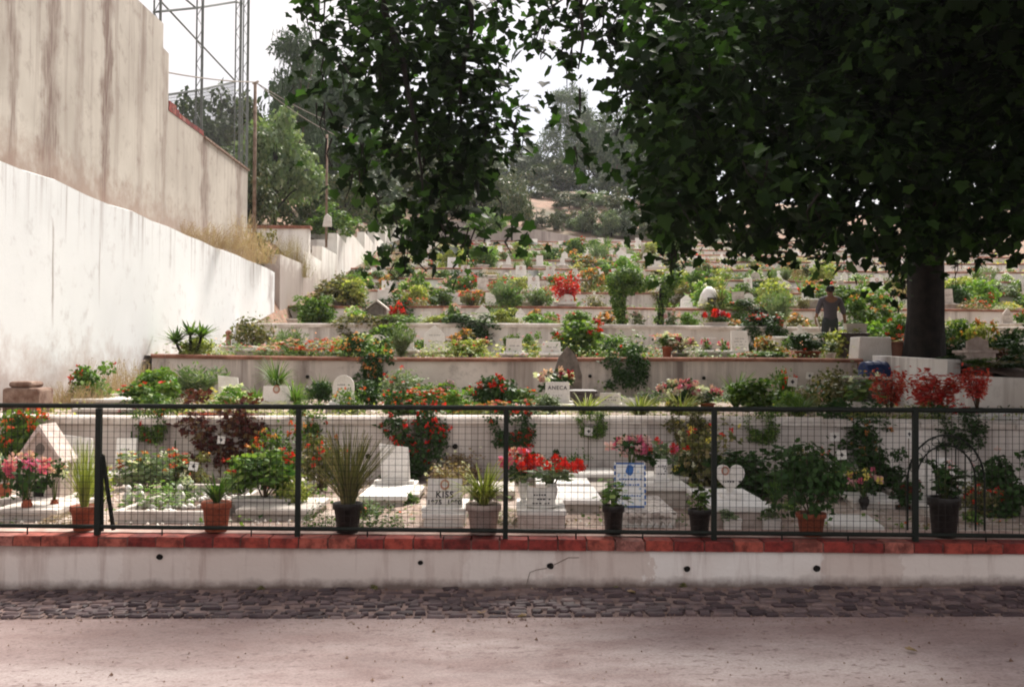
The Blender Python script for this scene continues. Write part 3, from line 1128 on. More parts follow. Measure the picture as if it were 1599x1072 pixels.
for k in range(0, 13):
    y0 = WY[k] + (.45 if k == 0 else .2); y1 = WY[k + 1] + .1
    z = zg(k)
    xl = xwall(y0) - .1
    if k == 0: xl = -7
    rg = np.random.default_rng(k)
    n1, n2 = 60, 16
    X = np.linspace(xl, xr(k), n1); 
    V = []
    for j in range(n2):
        yy = y0 + (y1 - y0) * j / (n2 - 1)
        for x in X:
            ys = yy if k else yy - .045 * x * (1 - j / (n2 - 1))
            V.append((x, ys, z + (rg.normal(0, .012) if 0 < j < n2 - 1 else 0) - (.015 if k == 0 and j == 0 else 0)))
    Fs = [(j * n1 + i, j * n1 + i + 1, (j + 1) * n1 + i + 1, (j + 1) * n1 + i) for j in range(n2 - 1) for i in range(n1 - 1)]
    o = struct(ob('terrace_ground', idx_mesh('terrace_ground', V, Fs, 'terrace_earth')))
    for p_ in o.data.polygons: p_.use_smooth = True
    if k == 0:
        continue
    t = thing('retaining_wall', {1: 'weathered low terrace wall with whitewashed coping right behind the first row of graves',
                                 2: 'stained grey terrace wall with brick-red coping, second wall up from the fence',
                                 3: 'pale terrace wall with thick rounded white coping, third wall up from the fence'}.get(k,
              'white terrace wall with thin red brick coping, %s wall up from the fence' % ORD[k - 1]), 'wall', group='retaining walls stepping up the hillside' if k > 3 else None)
    xl = xwall(WY[k]) - .05
    if k == 1: xl = -5.75
    if k == 2: xl = -6.3
    xe = xr(k)
    if k == 2: xe = 6.12
    if k == 1: xe = 12
    # slightly wavering face
    mb = MB()
    n = 50
    rg2 = random.Random(k)
    ph = rg2.random() * 6
    zb = zg(k - 1) - .2; zt = WZ[k] - .06
    if k == 2: zt = WZ[k] - .075
    pts = []
    for i in range(n + 1):
        x = xl + (xe - xl) * i / n
        y = WY[k] + .03 * math.sin(x * .8 + ph) + rg2.uniform(-.008, .008)
        dz = .02 * math.sin(x * .5 + ph)
        pts.append((x, y, dz))
    for i in range(n):
        (xa, ya, da), (xb, yb, db) = pts[i], pts[i + 1]
        mb.add([(xa, ya, zb), (xb, yb, zb), (xb, yb, zt + db), (xa, ya, zt + da)], [(0, 1, 2, 3)])
    mb.add([(pts[0][0], pts[0][1], zb), (pts[0][0], pts[0][1], zt + pts[0][2]), (pts[0][0], WY[k] + .3, zt), (pts[0][0], WY[k] + .3, zb)], [(0, 1, 2, 3)])
    mb.add([(pts[-1][0], pts[-1][1], zb), (pts[-1][0], WY[k] + .3, zb), (pts[-1][0], WY[k] + .3, zt), (pts[-1][0], pts[-1][1], zt + pts[-1][2])], [(0, 1, 2, 3)])
    mb.build('wall_face', 'terrace_wall' if k in (1, 2) else 'terrace_wall_pale', t)
    cm = 'coping_white' if k in (1, 3) else 'coping_red'
    mb = MB()
    hgt = .085 if k == 1 else (.1 if k == 3 else .075)
    for i in range(n):
        (xa, ya, da), (xb, yb, db) = pts[i], pts[i + 1]
        fr = -.04 + .008 * math.sin(i * 2.1)
        zt0, zt1 = zt + da, zt + db
        A = [(xa, ya + fr, zt0 + .002), (xa, ya + fr - .005, zt0 + hgt * .7), (xa, ya + fr + .03, zt0 + hgt), (xa, WY[k] + .24, zt0 + hgt), (xa, WY[k] + .24, zt0)]
        B = [(xb, yb + fr, zt1 + .002), (xb, yb + fr - .005, zt1 + hgt * .7), (xb, yb + fr + .03, zt1 + hgt), (xb, WY[k] + .24, zt1 + hgt), (xb, WY[k] + .24, zt1)]
        mb.add(A + B, [(0, 5, 6, 1), (1, 6, 7, 2), (2, 7, 8, 3), (0, 4, 9, 5)])
    A = [(pts[0][0], *p[1:]) for p in [(0, WY[k] - .04, zt + pts[0][2] + .002), (0, WY[k] - .04, zt + pts[0][2] + hgt), (0, WY[k] + .24, zt + pts[0][2] + hgt), (0, WY[k] + .24, zt)]]
    mb.add(A, [(0, 1, 2, 3)])
    mb.build('coping', cm, t)
    if k in (1, 2, 3):
        spots = {1: [(575, 712), (711, 697), (1000, 690)], 2: [(480, 588), (922, 587), (1010, 589), (1100, 590), (600, 590)], 3: [(933, 500), (1020, 530)]}[k]
        for px, py in spots:
            p = pt(px, py, WY[k] - .035)
            MB().tube([(0, 0, 0), (0, .05, 0)], .03, 12).build('drain_hole', 'hole_black', t, loc=p)

# white side wall of the third terrace on the right, stepping down towards the road
t = thing('side_wall', 'whitewashed wall stepping down beside the plane tree trunk', 'wall')
def seg(mb, a, b, z0a, z1a, z0b, z1b, th=.22):
    a = Vector((*a, 0)); b = Vector((*b, 0))
    d = (b - a).normalized(); nn = Vector((-d.y, d.x, 0)) * th
    V = []
    for p, zz0, zz1 in ((a, z0a, z1a), (b, z0b, z1b)):
        V += [(p.x, p.y, zz0), (p.x, p.y, zz1), (p.x + nn.x, p.y + nn.y, zz1), (p.x + nn.x, p.y + nn.y, zz0)]
    mb.add(V, [(0, 4, 5, 1), (1, 5, 6, 2), (2, 6, 7, 3), (0, 1, 2, 3), (4, 7, 6, 5)])
mb = MB()
pA = (6.12, 16.9); pB = (pt(1480, 560, 14.9).x, 14.9); pC = (pt(1600, 580, 13.4).x, 13.4); pD = (9.6, 12.6)
seg(mb, pA, pB, .8, 1.79, .8, 1.72)
seg(mb, (pB[0] + .002, pB[1] - .001), pC, .8, 1.49, .8, 1.47)
seg(mb, pC, pD, .8, 1.47, .8, 1.44)
mb.build('wall_face', 'terrace_wall_pale', t)
mb = MB()
seg(mb, (6.02, 17.35), (6.1, 16.88), .8, 1.68, .8, 1.66, .3)
mb.build('brick_pier', 'coping_red', t)
struct(MB().add([(6.1, 17.5, zg(2) - .02), (pB[0] + .1, pB[1] + .1, 1.68), (pC[0] + .1, pC[1] + .15, 1.44), (13, 13, 1.4), (13, 17.7, 1.7)], [(0, 1, 2, 3, 4)]).build('tree_bed_ground', 'soil'))

# broken brick patch at the foot of the limewashed wall, left end of the first terrace wall
tag(MB().box(-6.3, -5.85, 12.3, 12.75, .95, 1.28).box(-6.25, -5.95, 12.35, 12.7, 1.28, 1.36).build('rubble_pile', 'rubble', bevel=.05), 'crumbling brick and plaster stump at the foot of the tall white wall', 'rubble')

# tall limewashed wall at the left
t = thing('boundary_wall', 'tall limewashed white wall running up the left side', 'wall')
mb = MB()
ys = [6.0] + [8 + i for i in range(0, 21)]
prev = None
rg = random.Random(3)
for y in ys:
    z = 4.15 + rg.uniform(-.03, .03)
    cur = [(xwall(y), y, -.3), (xwall(y), y, z - .02), (xwall(y) - .05, y, z), (xwall(y) - .7, y, z + .02)]
    if prev:
        mb.add(prev + cur, [(0, 1, 5, 4), (1, 2, 6, 5), (2, 3, 7, 6)])
    prev = cur
mb.add([(prev[0][0], prev[0][1], -.3), prev[1], (-7.5, 28, 4.15), (-7.5, 28, -.3)], [(0, 1, 2, 3)])
mb.build('wall_face', 'lime_wall', t)

# stained beige wall above it
t = thing('building_wall', 'high stained beige concrete wall above the white wall', 'wall')
mb = MB()
XB = -7.3
prof = [(6, 3.9), (27.3, 3.9), (27.3, 6.83), (23.35, 6.86), (23.35, 6.9), (20.95, 6.9), (20.95, 8.1), (20.6, 8.12), (20.6, 8.62), (19, 8.6), (18.2, 8.8), (6, 12)]
mb.prism(prof, XB - .35, XB, swap=True)
mb.build('wall_face', 'beige_wall', t)
mb = MB()
rg = random.Random(5)
y = 20.97
while y < 23.3:
    mb.box(XB - .3, XB + .01, y, min(y + .21, 23.34), 6.903, 6.98 + (.07 if y < 21.6 else .02) + rg.uniform(0, .01))
    mb.box(XB - .28, XB + .008, y + .05, min(y + .25, 23.3), 7.055, 7.12) if y < 21.4 else None
    y += .22
mb.build('brick_course', 'brick', t)
MB().prism([(23.4, 6.862), (27.33, 6.835), (27.33, 6.88), (23.4, 6.91)], XB - .4, XB + .04, swap=True).build('coping', 'rubble', t)

# saw-toothed white wall beyond
t = thing('stepped_wall', 'row of slanting white wall fins climbing beyond the left wall', 'wall')
def onx(px, py, X):
    d = ray(px, py); tt = X / d.x
    return (d.y * tt, CAMZ + d.z * tt)
fins = [[(438, 397), (474, 412)], [(474, 391), (503, 408)], [(503, 384), (526, 397)], [(527, 364), (548, 386)], [(541, 356), (566, 386)], [(570, 362), (582, 380)], [(585, 360), (600, 380)], [(602, 352), (612, 372)], [(614, 345), (634, 360)]]
for i, ((xa, ya), (xb, yb)) in enumerate(fins):
    X = -6.72 - .04 * i
    y0, z0 = onx(xa, ya, X); y1, z1 = onx(xb, yb, X)
    if i + 1 < len(fins):
        y1n = onx(fins[i + 1][0][0], 380, X)[0]
        y1 = y1n - .02
    mb = MB()
    mb.prism([(y0, 2.4 + i * .4), (y1, 2.4 + i * .4), (y1, z1), (y0 + (y1 - y0) * .5, z0 + (z1 - z0) * .38), (y0, z0)], X - .35, X, swap=True)
    # return of the fin: side turned to the road
    mb.box(X - 1.6, X - .352, y0 + .02, y0 + .3, 2.4 + i * .4, z0 - .25)
    mb.build('wall_fin', 'tooth_wall', t)
MB().box(-9.2, -6.9, 33.6, 33.9, 3, pt(470, 357, 33.6).z).build('cross_wall', 'tooth_wall', t)
MB().box(-9.3, -6.85, 33.55, 33.95, pt(470, 357, 33.6).z + .002, pt(470, 353, 33.6).z + .02).build('coping', 'coping_red', t)

# wall across the head of the cemetery
t = thing('head_wall', 'long weathered grey wall across the top of the cemetery', 'wall')
mb = MB()
pts_ = [(640, 338), (800, 352), (860, 362), (905, 370), (1000, 376), (1200, 395), (1600, 420)]
for (a, b) in zip(pts_[:-1], pts_[1:]):
    A = pt(*a, 69.2); B = pt(*b, 69.2)
    mb.add([(A.x, 69.2, 8.5), (B.x, 69.2, 8.5), (B.x, 69.2, B.z), (A.x, 69.2, A.z), (A.x, 69.6, A.z), (B.x, 69.6, B.z)], [(0, 1, 2, 3), (3, 2, 5, 4)])
mb.build('wall_face', 'back_wall', t)

# hillside behind and beside
from mathutils import noise as mn
def prof_z(y):
    if y < 7: return -.9
    if y < 69:
        for i in range(13):
            if y <= WY[i + 1]:
                a = (y - WY[i]) / (WY[i + 1] - WY[i])
                return WZ[i] + (WZ[i + 1] - WZ[i]) * a
    return 9.6
def hill(x, y):
    b = prof_z(y)
    side = 0
    inside = -6.9 < x < xr(min(12, max(0, sum(1 for q in WY if q <= y) - 1))) and y < 69.3
    if inside:
        return b - 1.6
    if x < -6.9:
        f = min(1, (-6.9 - x) / 1.5)
        side = f * (1.5 if y > 28 else 3.0) + min(6, (-6.9 - x) * .09)
        if y < 34: side += .4
    else:
        e = xr(min(12, max(0, sum(1 for q in WY if q <= y) - 1)))
        side = .35 + min(5, (x - e) * .1) if x > e else 0
    if y >= 69.3:
        u = y - 69.3
        b = 10.7 + min(u, 22) * .3 + max(0, min(u - 22, 30)) * .1 + max(0, u - 52) * .04
        b -= max(0, min(x, 40)) * .09 * max(0, 1 - u / 40) + max(0, x - 12) * .03
        b -= .1
        side = side * .4
    return b + side + (mn.noise(Vector((x * .12, y * .12, 0))) * 1.2 if y > 75 or x < -9 or x > 24 else .0) * min(1, max(.3, (y - 60) / 30))
gx = sorted(set([-140 + 6 * i for i in range(20)] + [-20 + 1.0 * i for i in range(0, 70)] + [52 + 6 * i for i in range(20)]))
gy = sorted(set([6.5 + 1.5 * i for i in range(42)] + [69.26, 69.36] + [70 + 2.5 * i for i in range(40)] + [175 + 12 * i for i in range(10)]))
V = [(x, y, (hill(x, y) if y > 8 or abs(x) < 9 else -.9) if not (y < 25 and -7.2 < x < 13) else -.95) for y in gy for x in gx]
n1 = len(gx)
Fs = [(j * n1 + i, j * n1 + i + 1, (j + 1) * n1 + i + 1, (j + 1) * n1 + i) for j in range(len(gy) - 1) for i in range(n1 - 1)]
o = struct(ob('hillside', idx_mesh('hillside', V, Fs, 'hill_earth')))

# ------------------------------------------------------------------ the fence on the wall
fe = thing('mesh_fence', 'dark green iron fence with wire mesh panels standing on the low wall', 'fence')
FV = .035
def fpt(px, z):
    d = ray(px, 640)
    t_ = (7.33 + FV) / (d.y + .045 * d.x)
    x = d.x * t_
    return Vector((x, yf(x, FV), z))
ztop = lambda x: 1.306 + .004 * x
zbot = lambda x: .402 + .0045 * x
posts = [-163, 155, 467, 791, 1116, 1430, 1745]
PX = [fpt(p, 1).x for p in posts]
def bar(mb, x0, x1, zf, r):
    n = 6
    mb.tube([(x0 + (x1 - x0) * i / n, yf(x0 + (x1 - x0) * i / n, FV), zf(x0 + (x1 - x0) * i / n)) for i in range(n + 1)], r, 8)
mb = MB(); bar(mb, PX[0], PX[-1], ztop, .0185); mb.build('top_rail', 'green_iron', fe, smooth=True)
mb = MB(); bar(mb, PX[0], PX[-1], zbot, .0165); mb.build('bottom_rail', 'green_iron', fe, smooth=True)
for i, x in enumerate(PX):
    w_ = .0185 if i != 1 else .02
    MB().box(-w_, w_, -w_, w_, 0, ztop(x) - .346).build('post', 'green_iron', fe, loc=(x, yf(x, FV + .002), .348 + .007 * x))
x = PX[1]
MB().tube([(x + .02, yf(x, FV + .03), .35), (x + .012, yf(x, FV + .02), .93)], .018, 8).tube([(x + .085, yf(x, FV + .09), .35), (x + .02, yf(x, FV + .03), .92)], .017, 8).build('brace', 'green_iron', fe)
for px in (46, 256, 576, 901, 1005, 1222, 1325, 1540, 395, 690):
    x = fpt(px, 1).x
    MB().tube([(0, 0, 0), (0, 0, zbot(x) - (.345 + .007 * x))], .006, 6).build('stub_foot', 'green_iron', fe, loc=(x, yf(x, FV), .348 + .007 * x))
for i in range(len(PX) - 1):
    mb = MB()
    xa, xb = PX[i] + .02, PX[i + 1] - .02
    n = int(round((xb - xa) / .047))
    rg = random.Random(i)
    for j in range(1, n):
        x = xa + (xb - xa) * j / n
        dx = rg.uniform(-.002, .002)
        bow = .006 * math.sin(j * .35 + i)
        mb.tube([(x, yf(x, FV), zbot(x)), (x + dx, yf(x, FV + bow), (zbot(x) + ztop(x)) / 2), (x, yf(x, FV), ztop(x))], .0021, 4, cap=False)
    h = ztop(0) - zbot(0)
    m_ = 19
    for j in range(1, m_):
        u = j / m_
        mb.tube([(xa + (xb - xa) * q / 4, yf(xa + (xb - xa) * q / 4, FV + .003), zbot(xa + (xb - xa) * q / 4) * (1 - u) + ztop(xa + (xb - xa) * q / 4) * u + rg.uniform(-.002, .002)) for q in range(5)], .0019, 4, cap=False)
    mb.build('wire_mesh', 'wire_iron', fe)
# ------------------------------------------------------------------ graves
def text_mesh(body, size, mat='ink', bold=.0):
    cu = bpy.data.curves.new('lettering', 'FONT')
    cu.body = body; cu.size = size; cu.align_x = 'CENTER'; cu.align_y = 'CENTER'
    cu.extrude = .0015; cu.offset = bold; cu.space_character = 1.15
    o = bpy.data.objects.new('lettering_curve', cu)
    COL.objects.link(o)
    bpy.context.view_layer.update()
    me = bpy.data.meshes.new_from_object(o)
    bpy.data.objects.remove(o)
    me.materials.clear(); me.materials.append(MAT[mat])
    me.name = 'lettering'
    return me

def scribble(w_, rows, h, seed=0, dens=.8):
    """carved lines too small to read in the photograph"""
    rg = random.Random(seed); mb = MB()
    for r_ in range(rows):
        z = h - h * (r_ + .5) / rows
        x = -w_ / 2 + rg.uniform(0, .15) * w_
        e = w_ / 2 - rg.uniform(0, .15) * w_
        while x < e:
            l = rg.uniform(.012, .03)
            if rg.random() < dens:
                mb.box(x, x + l * .7, -.0015, .002, z - .007, z + .006 * rg.uniform(.2, 1.2))
            x += l
    return mb

def head_poly(style, w_, h):
    a = w_ / 2
    if style == 'rect':
        return [(-a, 0), (a, 0), (a * .94, h), (-a * .94, h)]
    if style == 'slope':
        return [(-a * .8, 0), (a, 0), (a * .85, h * .9), (-a, h)]
    if style == 'round':
        p = [(-a, 0), (a, 0), (a * .96, h * .6)]
        for i in range(1, 10):
            t = PI * i / 10
            p.append((a * .96 * math.cos(t), h * .6 + h * .4 * math.sin(t)))
        return p + [(-a * .96, h * .6)]
    if style == 'point':
        return [(-a, 0), (a, 0), (a * 1.0, h * .45), (a * .6, h * .8), (0, h), (-a * .6, h * .8), (-a * 1.0, h * .45)]
    if style == 'gable':
        return [(-a, 0), (a, 0), (a, h * .6), (0, h), (-a, h * .6)]
    if style == 'heart':
        p = []
        for i in range(28):
            t = 2 * PI * i / 28 + PI
            x = 16 * math.sin(t) ** 3; y = 13 * math.cos(t) - 5 * math.cos(2 * t) - 2 * math.cos(3 * t) - math.cos(4 * t)
            p.append((-x / 17 * a, (y + 17) / 29.5 * h))
        return p
    if style == 'cross':
        b = a * .28
        return [(-b, 0), (b, 0), (b, h * .55), (a, h * .55), (a, h * .75), (b, h * .75), (b, h), (-b, h), (-b, h * .75), (-a, h * .75), (-a, h * .55), (-b, h * .55)]
    if style == 'book':
        return [(-a, h * .08), (0, 0), (a, h * .08), (a, h), (0, h * .9), (-a, h)]

def grave(loc, w_, d, h, label, head='rect', hw=.28, hh=.32, hy=.7, mat='white_marble', base='worn_marble', lean=.12, text=None, rows=0, lip=.03, group=None, rz=0, photo=False, name='grave', thick=.05, top=True, cat='grave', seed=0):
    g = thing(name, label, cat, loc, rz, group)
    mb = MB().box(-w_ / 2, w_ / 2, 0, d, -.05, h)
    mb.build('base', base, g, bevel=.008)
    z = h
    if top:
        mb = MB().box(-w_ / 2 - lip, w_ / 2 + lip, -lip, d + lip, h + .001, h + .045)
        mb.build('slab', mat, g, bevel=.008)
        z = h + .046
    if head:
        y = d * hy
        M = Matrix.Rotation(-lean, 4, 'X')
        if head not in ('heart', 'cross', 'book'):
            MB().box(-hw * .62, hw * .62, y - thick * .9, y + thick * 1.6, z, z + .035).build('plinth', mat, g, bevel=.005)
            z += .036
        elif head == 'heart':
            MB().box(-hw * .3, hw * .3, y - thick * .9, y + thick * 1.9, z, z + .05).build('plinth', mat, g, bevel=.005)
            z += .03
        hs = MB().prism(head_poly(head, hw, hh), 0, thick).build('headstone', mat, g, loc=(0, y, z), rot=(-lean, 0, 0), bevel=.004)
        if text:
            for i, (s_, size, zz) in enumerate(text):
                ob('lettering', text_mesh(s_, size, bold=.0015), hs, (0, -.001, zz * hh), rot=(PI / 2, 0, 0))
        if rows:
            scribble(hw * .72, rows, hh * .55, seed).build('lettering', 'ink', hs, loc=(0, 0, hh * .15))
        if photo:
            px_ = -hw * .18 if head == 'heart' else 0
            n = 16
            ring = [(px_ + math.cos(2 * PI * i / n) * hw * .13, hh * .78 + math.sin(2 * PI * i / n) * hw * .15) for i in range(n)]
            MB().prism(ring, -.005, 0).build('photo_oval', 'photo_tint', hs)
            ring = [(px_ + math.cos(2 * PI * i / n) * hw * .08, hh * .78 + math.sin(2 * PI * i / n) * hw * .09) for i in range(n)]
            MB().prism(ring, -.007, -.0052).build('portrait', 'worn_marble', hs)
    return g

def LOC(px, k, Y, z=None):
    p = pt(px, 640, Y)
    return Vector((pt(px, proj((p.x, Y, zg(k)))[1], Y).x, Y, zg(k) if z is None else z))

def P(kind, px, ytop, wpx, k, Y, label, z=None, **kw):
    l = LOC(px, k, Y, z)
    w_ = wpx * Y / F * 1.22
    if kind == 'hang':
        l.z = WZ[k] + .03; l.y = WY[k] - .02
        if kw.get('bot'):
            h_ = l.z - pt(px, kw.pop('bot'), Y).z
        else:
            h_ = .5
        return plant(kind, l, w_, max(h_, .15), label, **kw)
    h_ = max(.05, (pt(px, ytop, Y).z - l.z) * 1.05)
    if kw.get('pot'):
        pw, ph = kw.pop('pwp') * Y / F, kw.pop('php') * Y / F
        return plant(kind, l, w_, max(.05, h_ - ph * .88), label, pw=pw, ph=ph, **kw)
    return plant(kind, l, w_, h_, label, **kw)

def Y0(py): return 2060 / (py - 564)
def Y1(py): return 1042 / (py - 564)

def G(px, py, wpx, k, d, hpx, label, **kw):
    """grave by its front base centre"""
    Y = {0: Y0, 1: Y1}[k](py) if k < 2 else kw.pop('Y')
    if 'Y' in kw: Y = kw.pop('Y')
    hw = kw.pop('hwp', 30) * Y / F; hh = kw.pop('hhp', 35) * Y / F
    return grave(LOC(px, k, Y), wpx * Y / F, d, hpx * Y / F, label, hw=hw, hh=hh, **kw)

def marker(px, ytop, k, Y, label, s=.07, group='small white number tags on stakes', lean=0):
    l = LOC(px, k, Y)
    top = pt(px, ytop, Y).z - l.z
    t = thing('grave_marker', label, 'marker', l, RND.uniform(-.25, .25), group)
    MB().tube([(0, .004, 0), (lean * .1, .004, top - s * .5)], .005, 5).build('stake', 'stem_brown', t)
    pl = MB().box(-s / 2, s / 2, -.003, .003, -s / 2, s / 2).build('plate', 'white_marble', t, loc=(lean * .1, -.004, top - s * .4), rot=(-.15, RND.uniform(-.2, .2), 0))
    MB().prism([(0, -s * .25), (s * .22, 0), (0, s * .25), (-s * .22, 0)], -.005, -.0032).build('mark', 'ink', pl)
    return t

# ---- pots on the wall behind the fence
CY = 7.33 + .25
def potted(px, ytop, wpx, kind, label, **kw):
    x = LOC(px, 0, CY).x
    Y = yf(x, .22)
    return P(kind, px, ytop, wpx, 0, Y, label, z=.352 + .007 * x, group='pots set on the low wall behind the fence', **kw)
potted(131, 690, 62, 'reed', 'terracotta pot of thin pale reeds beside the braced fence post', lc='yellow_green', pot='terracotta', pwp=42, php=38)
potted(338, 742, 70, 'strap', 'terracotta pot of arching aloe leaves left of the second fence post', lc='green', pot='terracotta', pwp=47, php=46)
potted(543, 668, 135, 'reed', 'large black pot of tall spiky green stems right of the second fence post', lc='olive', pot='black_plastic', pwp=47, php=46)
potted(755, 722, 118, 'grass', 'white woven pot of pale spider plant left of the middle fence post', lc='yellow_green', pot='woven_white', pwp=56, php=46)
potted(958, 746, 56, 'geranium', 'black pot of bright round-leaved geranium in front of the blue tiled grave', lc='bright_green', pot='black_plastic', pwp=35, php=45)
potted(1093, 752, 46, 'geranium', 'small black pot of sparse geranium left of the fourth fence post', lc='green', pot='black_plastic', pwp=37, php=40)
potted(1267, 672, 110, 'loose', 'terracotta pot with a tall dark straggly bush right of the heart headstone', lc='dark_green', pot='terracotta', pwp=47, php=36)
potted(1475, 722, 75, 'geranium', 'black pot of dark foliage in front of the arched iron trellis', lc='dark_green', pot='black_plastic', pwp=50, php=62)

# ---- first terrace behind the fence
P('bush', 32, 612, 95, 0, Y0(752), 'red-flowering bush behind the little gabled tomb at the left edge', lc='green', fc='scarlet', nf=44, d_=.5)
# gabled stone kennel tomb
Yk = Y0(794)
t = thing('gabled_tomb', 'small pink stone tomb shaped like a kennel with a dark doorway', 'tomb', LOC(60, 0, Yk))
s_ = Yk / F
MB().box(-58 * s_, 50 * s_, -.12, .42, -.04, 12 * s_).build('step', 'worn_marble', t, bevel=.008)
W_ = 32 * s_
MB().prism([(-W_, 12 * s_), (W_, 12 * s_), (W_, 72 * s_), (0, 122 * s_), (-W_, 72 * s_)], .02, .3).build('house_body', 'pink_stone', t, bevel=.006)
MB().prism([(-W_ - .03, 70 * s_), (-W_ - .03, 64 * s_), (0, 116 * s_), (W_ + .03, 64 * s_), (W_ + .03, 70 * s_), (0, 127 * s_)], -.02, .32).build('roof', 'pink_stone', t, bevel=.004)
MB().box(-9 * s_, 8 * s_, .016, .05, 14 * s_, 38 * s_).build('doorway', 'hole_black', t)
MB().box(-11 * s_, -9 * s_, .005, .03, 13 * s_, 40 * s_).box(8 * s_, 10 * s_, .005, .03, 13 * s_, 40 * s_).box(-11 * s_, 10 * s_, .005, .03, 40.3 * s_, 43 * s_).build('door_frame', 'worn_marble', t)
MB().prism([(math.cos(2 * PI * i / 14) * 7 * s_, 88 * s_ + math.sin(2 * PI * i / 14) * 9 * s_) for i in range(14)], .012, .03).build('photo_oval', 'grey_stone', t)
# iron ledge beside it
P('bouquet', 42, 700, 60, 0, Y0(812), 'pink cut flowers in front of the kennel-shaped tomb', lc='dark_green', fc=('pink', 'magenta'), nf=22, pot='terracotta', style='vase', pwp=18, php=28)
P('bouquet', 8, 706, 42, 0, Y0(790), 'white cut flowers at the left edge beside the kennel-shaped tomb', lc='dark_green', fc='cream', nf=14, pot='terracotta', style='vase', pwp=22, php=30)
P('bouquet', 91, 695, 36, 0, Y0(775), 'few pale pink flowers right of the kennel-shaped tomb', lc='grey_green', fc=('pink', 'cream'), nf=8)
G(96, 776, 70, 0, .8, 14, 'pale stone grave with a sloping white headstone behind the kennel-shaped tomb', head='slope', hwp=62, hhp=64, hy=.3, rows=0)
G(175, 760, 60, 0, .7, 10, 'white grave behind the braced fence post', head='rect', hwp=34, hhp=46, hy=.5, rows=3)
P('reed', 127, 685, 55, 0, Y0(770), 'pale yellowish weeds between the kennel-shaped tomb and the fence post', lc='yellow_green')
P('cypress', 205, 678, 17, 0, Y0(752), 'tiny dark cypress beside the folded iron trellis', lc='dark_green')
P('cypress', 273, 690, 10, 0, Y0(750), 'very small cypress in front of the first terrace wall', lc='dark_green')
# zig-zag iron trellis
Yt = Y0(748)
t = thing('iron_trellis', 'low dark iron trellis of crossing bars against the white wall', 'trellis', LOC(190, 0, Yt))
u = Yt / F
mb = MB()
for (a, b, c, d) in ((-28, 12, -16, 46), (-16, 46, 0, 14), (0, 14, 14, 48), (14, 48, 26, 10), (-28, 46, 22, 56), (-16, 2, -14, 46), (0, 0, 2, 30), (-26, 26, 20, 34)):
    mb.tube([(a * u, 0, b * u), (c * u, 0, d * u)], .008, 5)
mb.build('bars', 'green_iron', t)
# kerbed plot with figurines and flowers
t = thing('kerbed_grave', 'kerbed grave plot with white pebbles and flowers beside the aloe pot', 'grave', LOC(258, 0, Y0(818)), -.0)
mb = MB()
mb.box(-.42, .42, 0, .05, -.02, .09).box(-.42, -.37, .052, 1.5, -.02, .09).box(.37, .42, .052, 1.5, -.02, .09).box(-.42, .42, 1.502, 1.56, -.02, .12)
mb.build('kerb', 'worn_marble', t, bevel=.008)
MB().box(-.37, .37, .05, 1.5, -.02, .035).build('earth', 'soil', t)
gp = t
rg = random.Random(8)
mb = MB()
for i in range(90):
    x = rg.uniform(-.34, .34); y = rg.uniform(.1, 1.4); r_ = rg.uniform(.015, .035)
    mb.lathe([(r_ * .5, 0), (r_, r_ * .4), (r_ * .8, r_ * 1.1), (r_ * .2, r_ * 1.4)], 6, c=(x, y, .03))
o = mb.build('pebbles', 'white_marble', t, smooth=True); o['kind'] = 'stuff'
P('mat', 243, 750, 92, 0, Y0(800), 'low bright green clover growing in the kerbed plot', lc='bright_green', d_=.5)
P('loose', 232, 692, 110, 0, Y0(768), 'sparse orange and red flowers at the back of the kerbed plot', lc='grey_green', fc=('orange', 'scarlet', 'cream'), nf=40, d_=.6)
P('tiny', 285, 735, 50, 0, Y0(788), 'small leafy plant with white blooms in the kerbed plot', lc='grey_green', fc='cream', nf=10)
for (px, py, lab) in ((200, 800, 'white plaster figurine beside the braced fence post'), (281, 798, 'little white standing figurine in front of the kerbed plot'), (218, 798, 'squat white figurine at the left of the clover')):
    Y = Y0(py)
    t = thing('figurine', lab, 'figurine', LOC(px, 0, Y, zg(0) + .02))
    MB().lathe([(.03, 0), (.045, .02), (.04, .06), (.05, .1), (.03, .135), (.012, .145)], 12).build('body', 'white_marble', t, smooth=True)
    MB().lathe([(.012, 0), (.026, .015), (.028, .035), (.014, .055), (.003, .06)], 12).build('head', 'white_marble', t, smooth=True, loc=(0, 0, .142))
marker(302, 722, 0, Y0(778), 'white tag on a stake at the right of the kerbed plot', s=.085)
marker(345, 682, 0, Y0(752), 'white tag on a stake in front of the maroon bush', s=.08)
P('hang', 348, 0, 118, 1, 11.1, 'big maroon bush spilling over the first terrace wall', lc='maroon', bot=752, fc=None, d_=.55)
P('dense', 352, 640, 130, 1, 11.5, 'brownish red bush growing on the wall top above the kerbed plot', lc='maroon', fc='scarlet', nf=16, d_=.5)
P('bush', 412, 688, 118, 0, Y0(800), 'large green leafy bush in a white trough left of the second fence post', lc='green', fc='red', nf=9, pot='white_plastic', style='trough', pwp=92, php=22)
P('loose', 445, 655, 70, 0, Y0(756), 'orange-red flowers behind the second fence post', lc='green', fc=('scarlet', 'orange'), nf=26)
P('loose', 500, 665, 70, 0, Y0(765), 'red spiky flowers right of the second fence post', lc='olive', fc='red', nf=14)
P('mat', 498, 782, 40, 0, Y0(826), 'low green plant left of the large black pot', lc='green', d_=.25)
P('mat', 594, 780, 64, 0, Y0(828), 'low dark green plant right of the large black pot', lc='green', d_=.3)
G(598, 792, 64, 0, 1.15, 10, 'worn grave with blank sloping white headstone beneath the terrace wall', head='slope', hwp=54, hhp=62, hy=.75, mat='white_marble', base='worn_marble')
P('hang', 648, 0, 88, 1, 11.1, 'dark bush with red trumpet flowers hanging down the first terrace wall', lc='dark_green', fc='red', nf=60, bot=752, d_=.55, var=0)
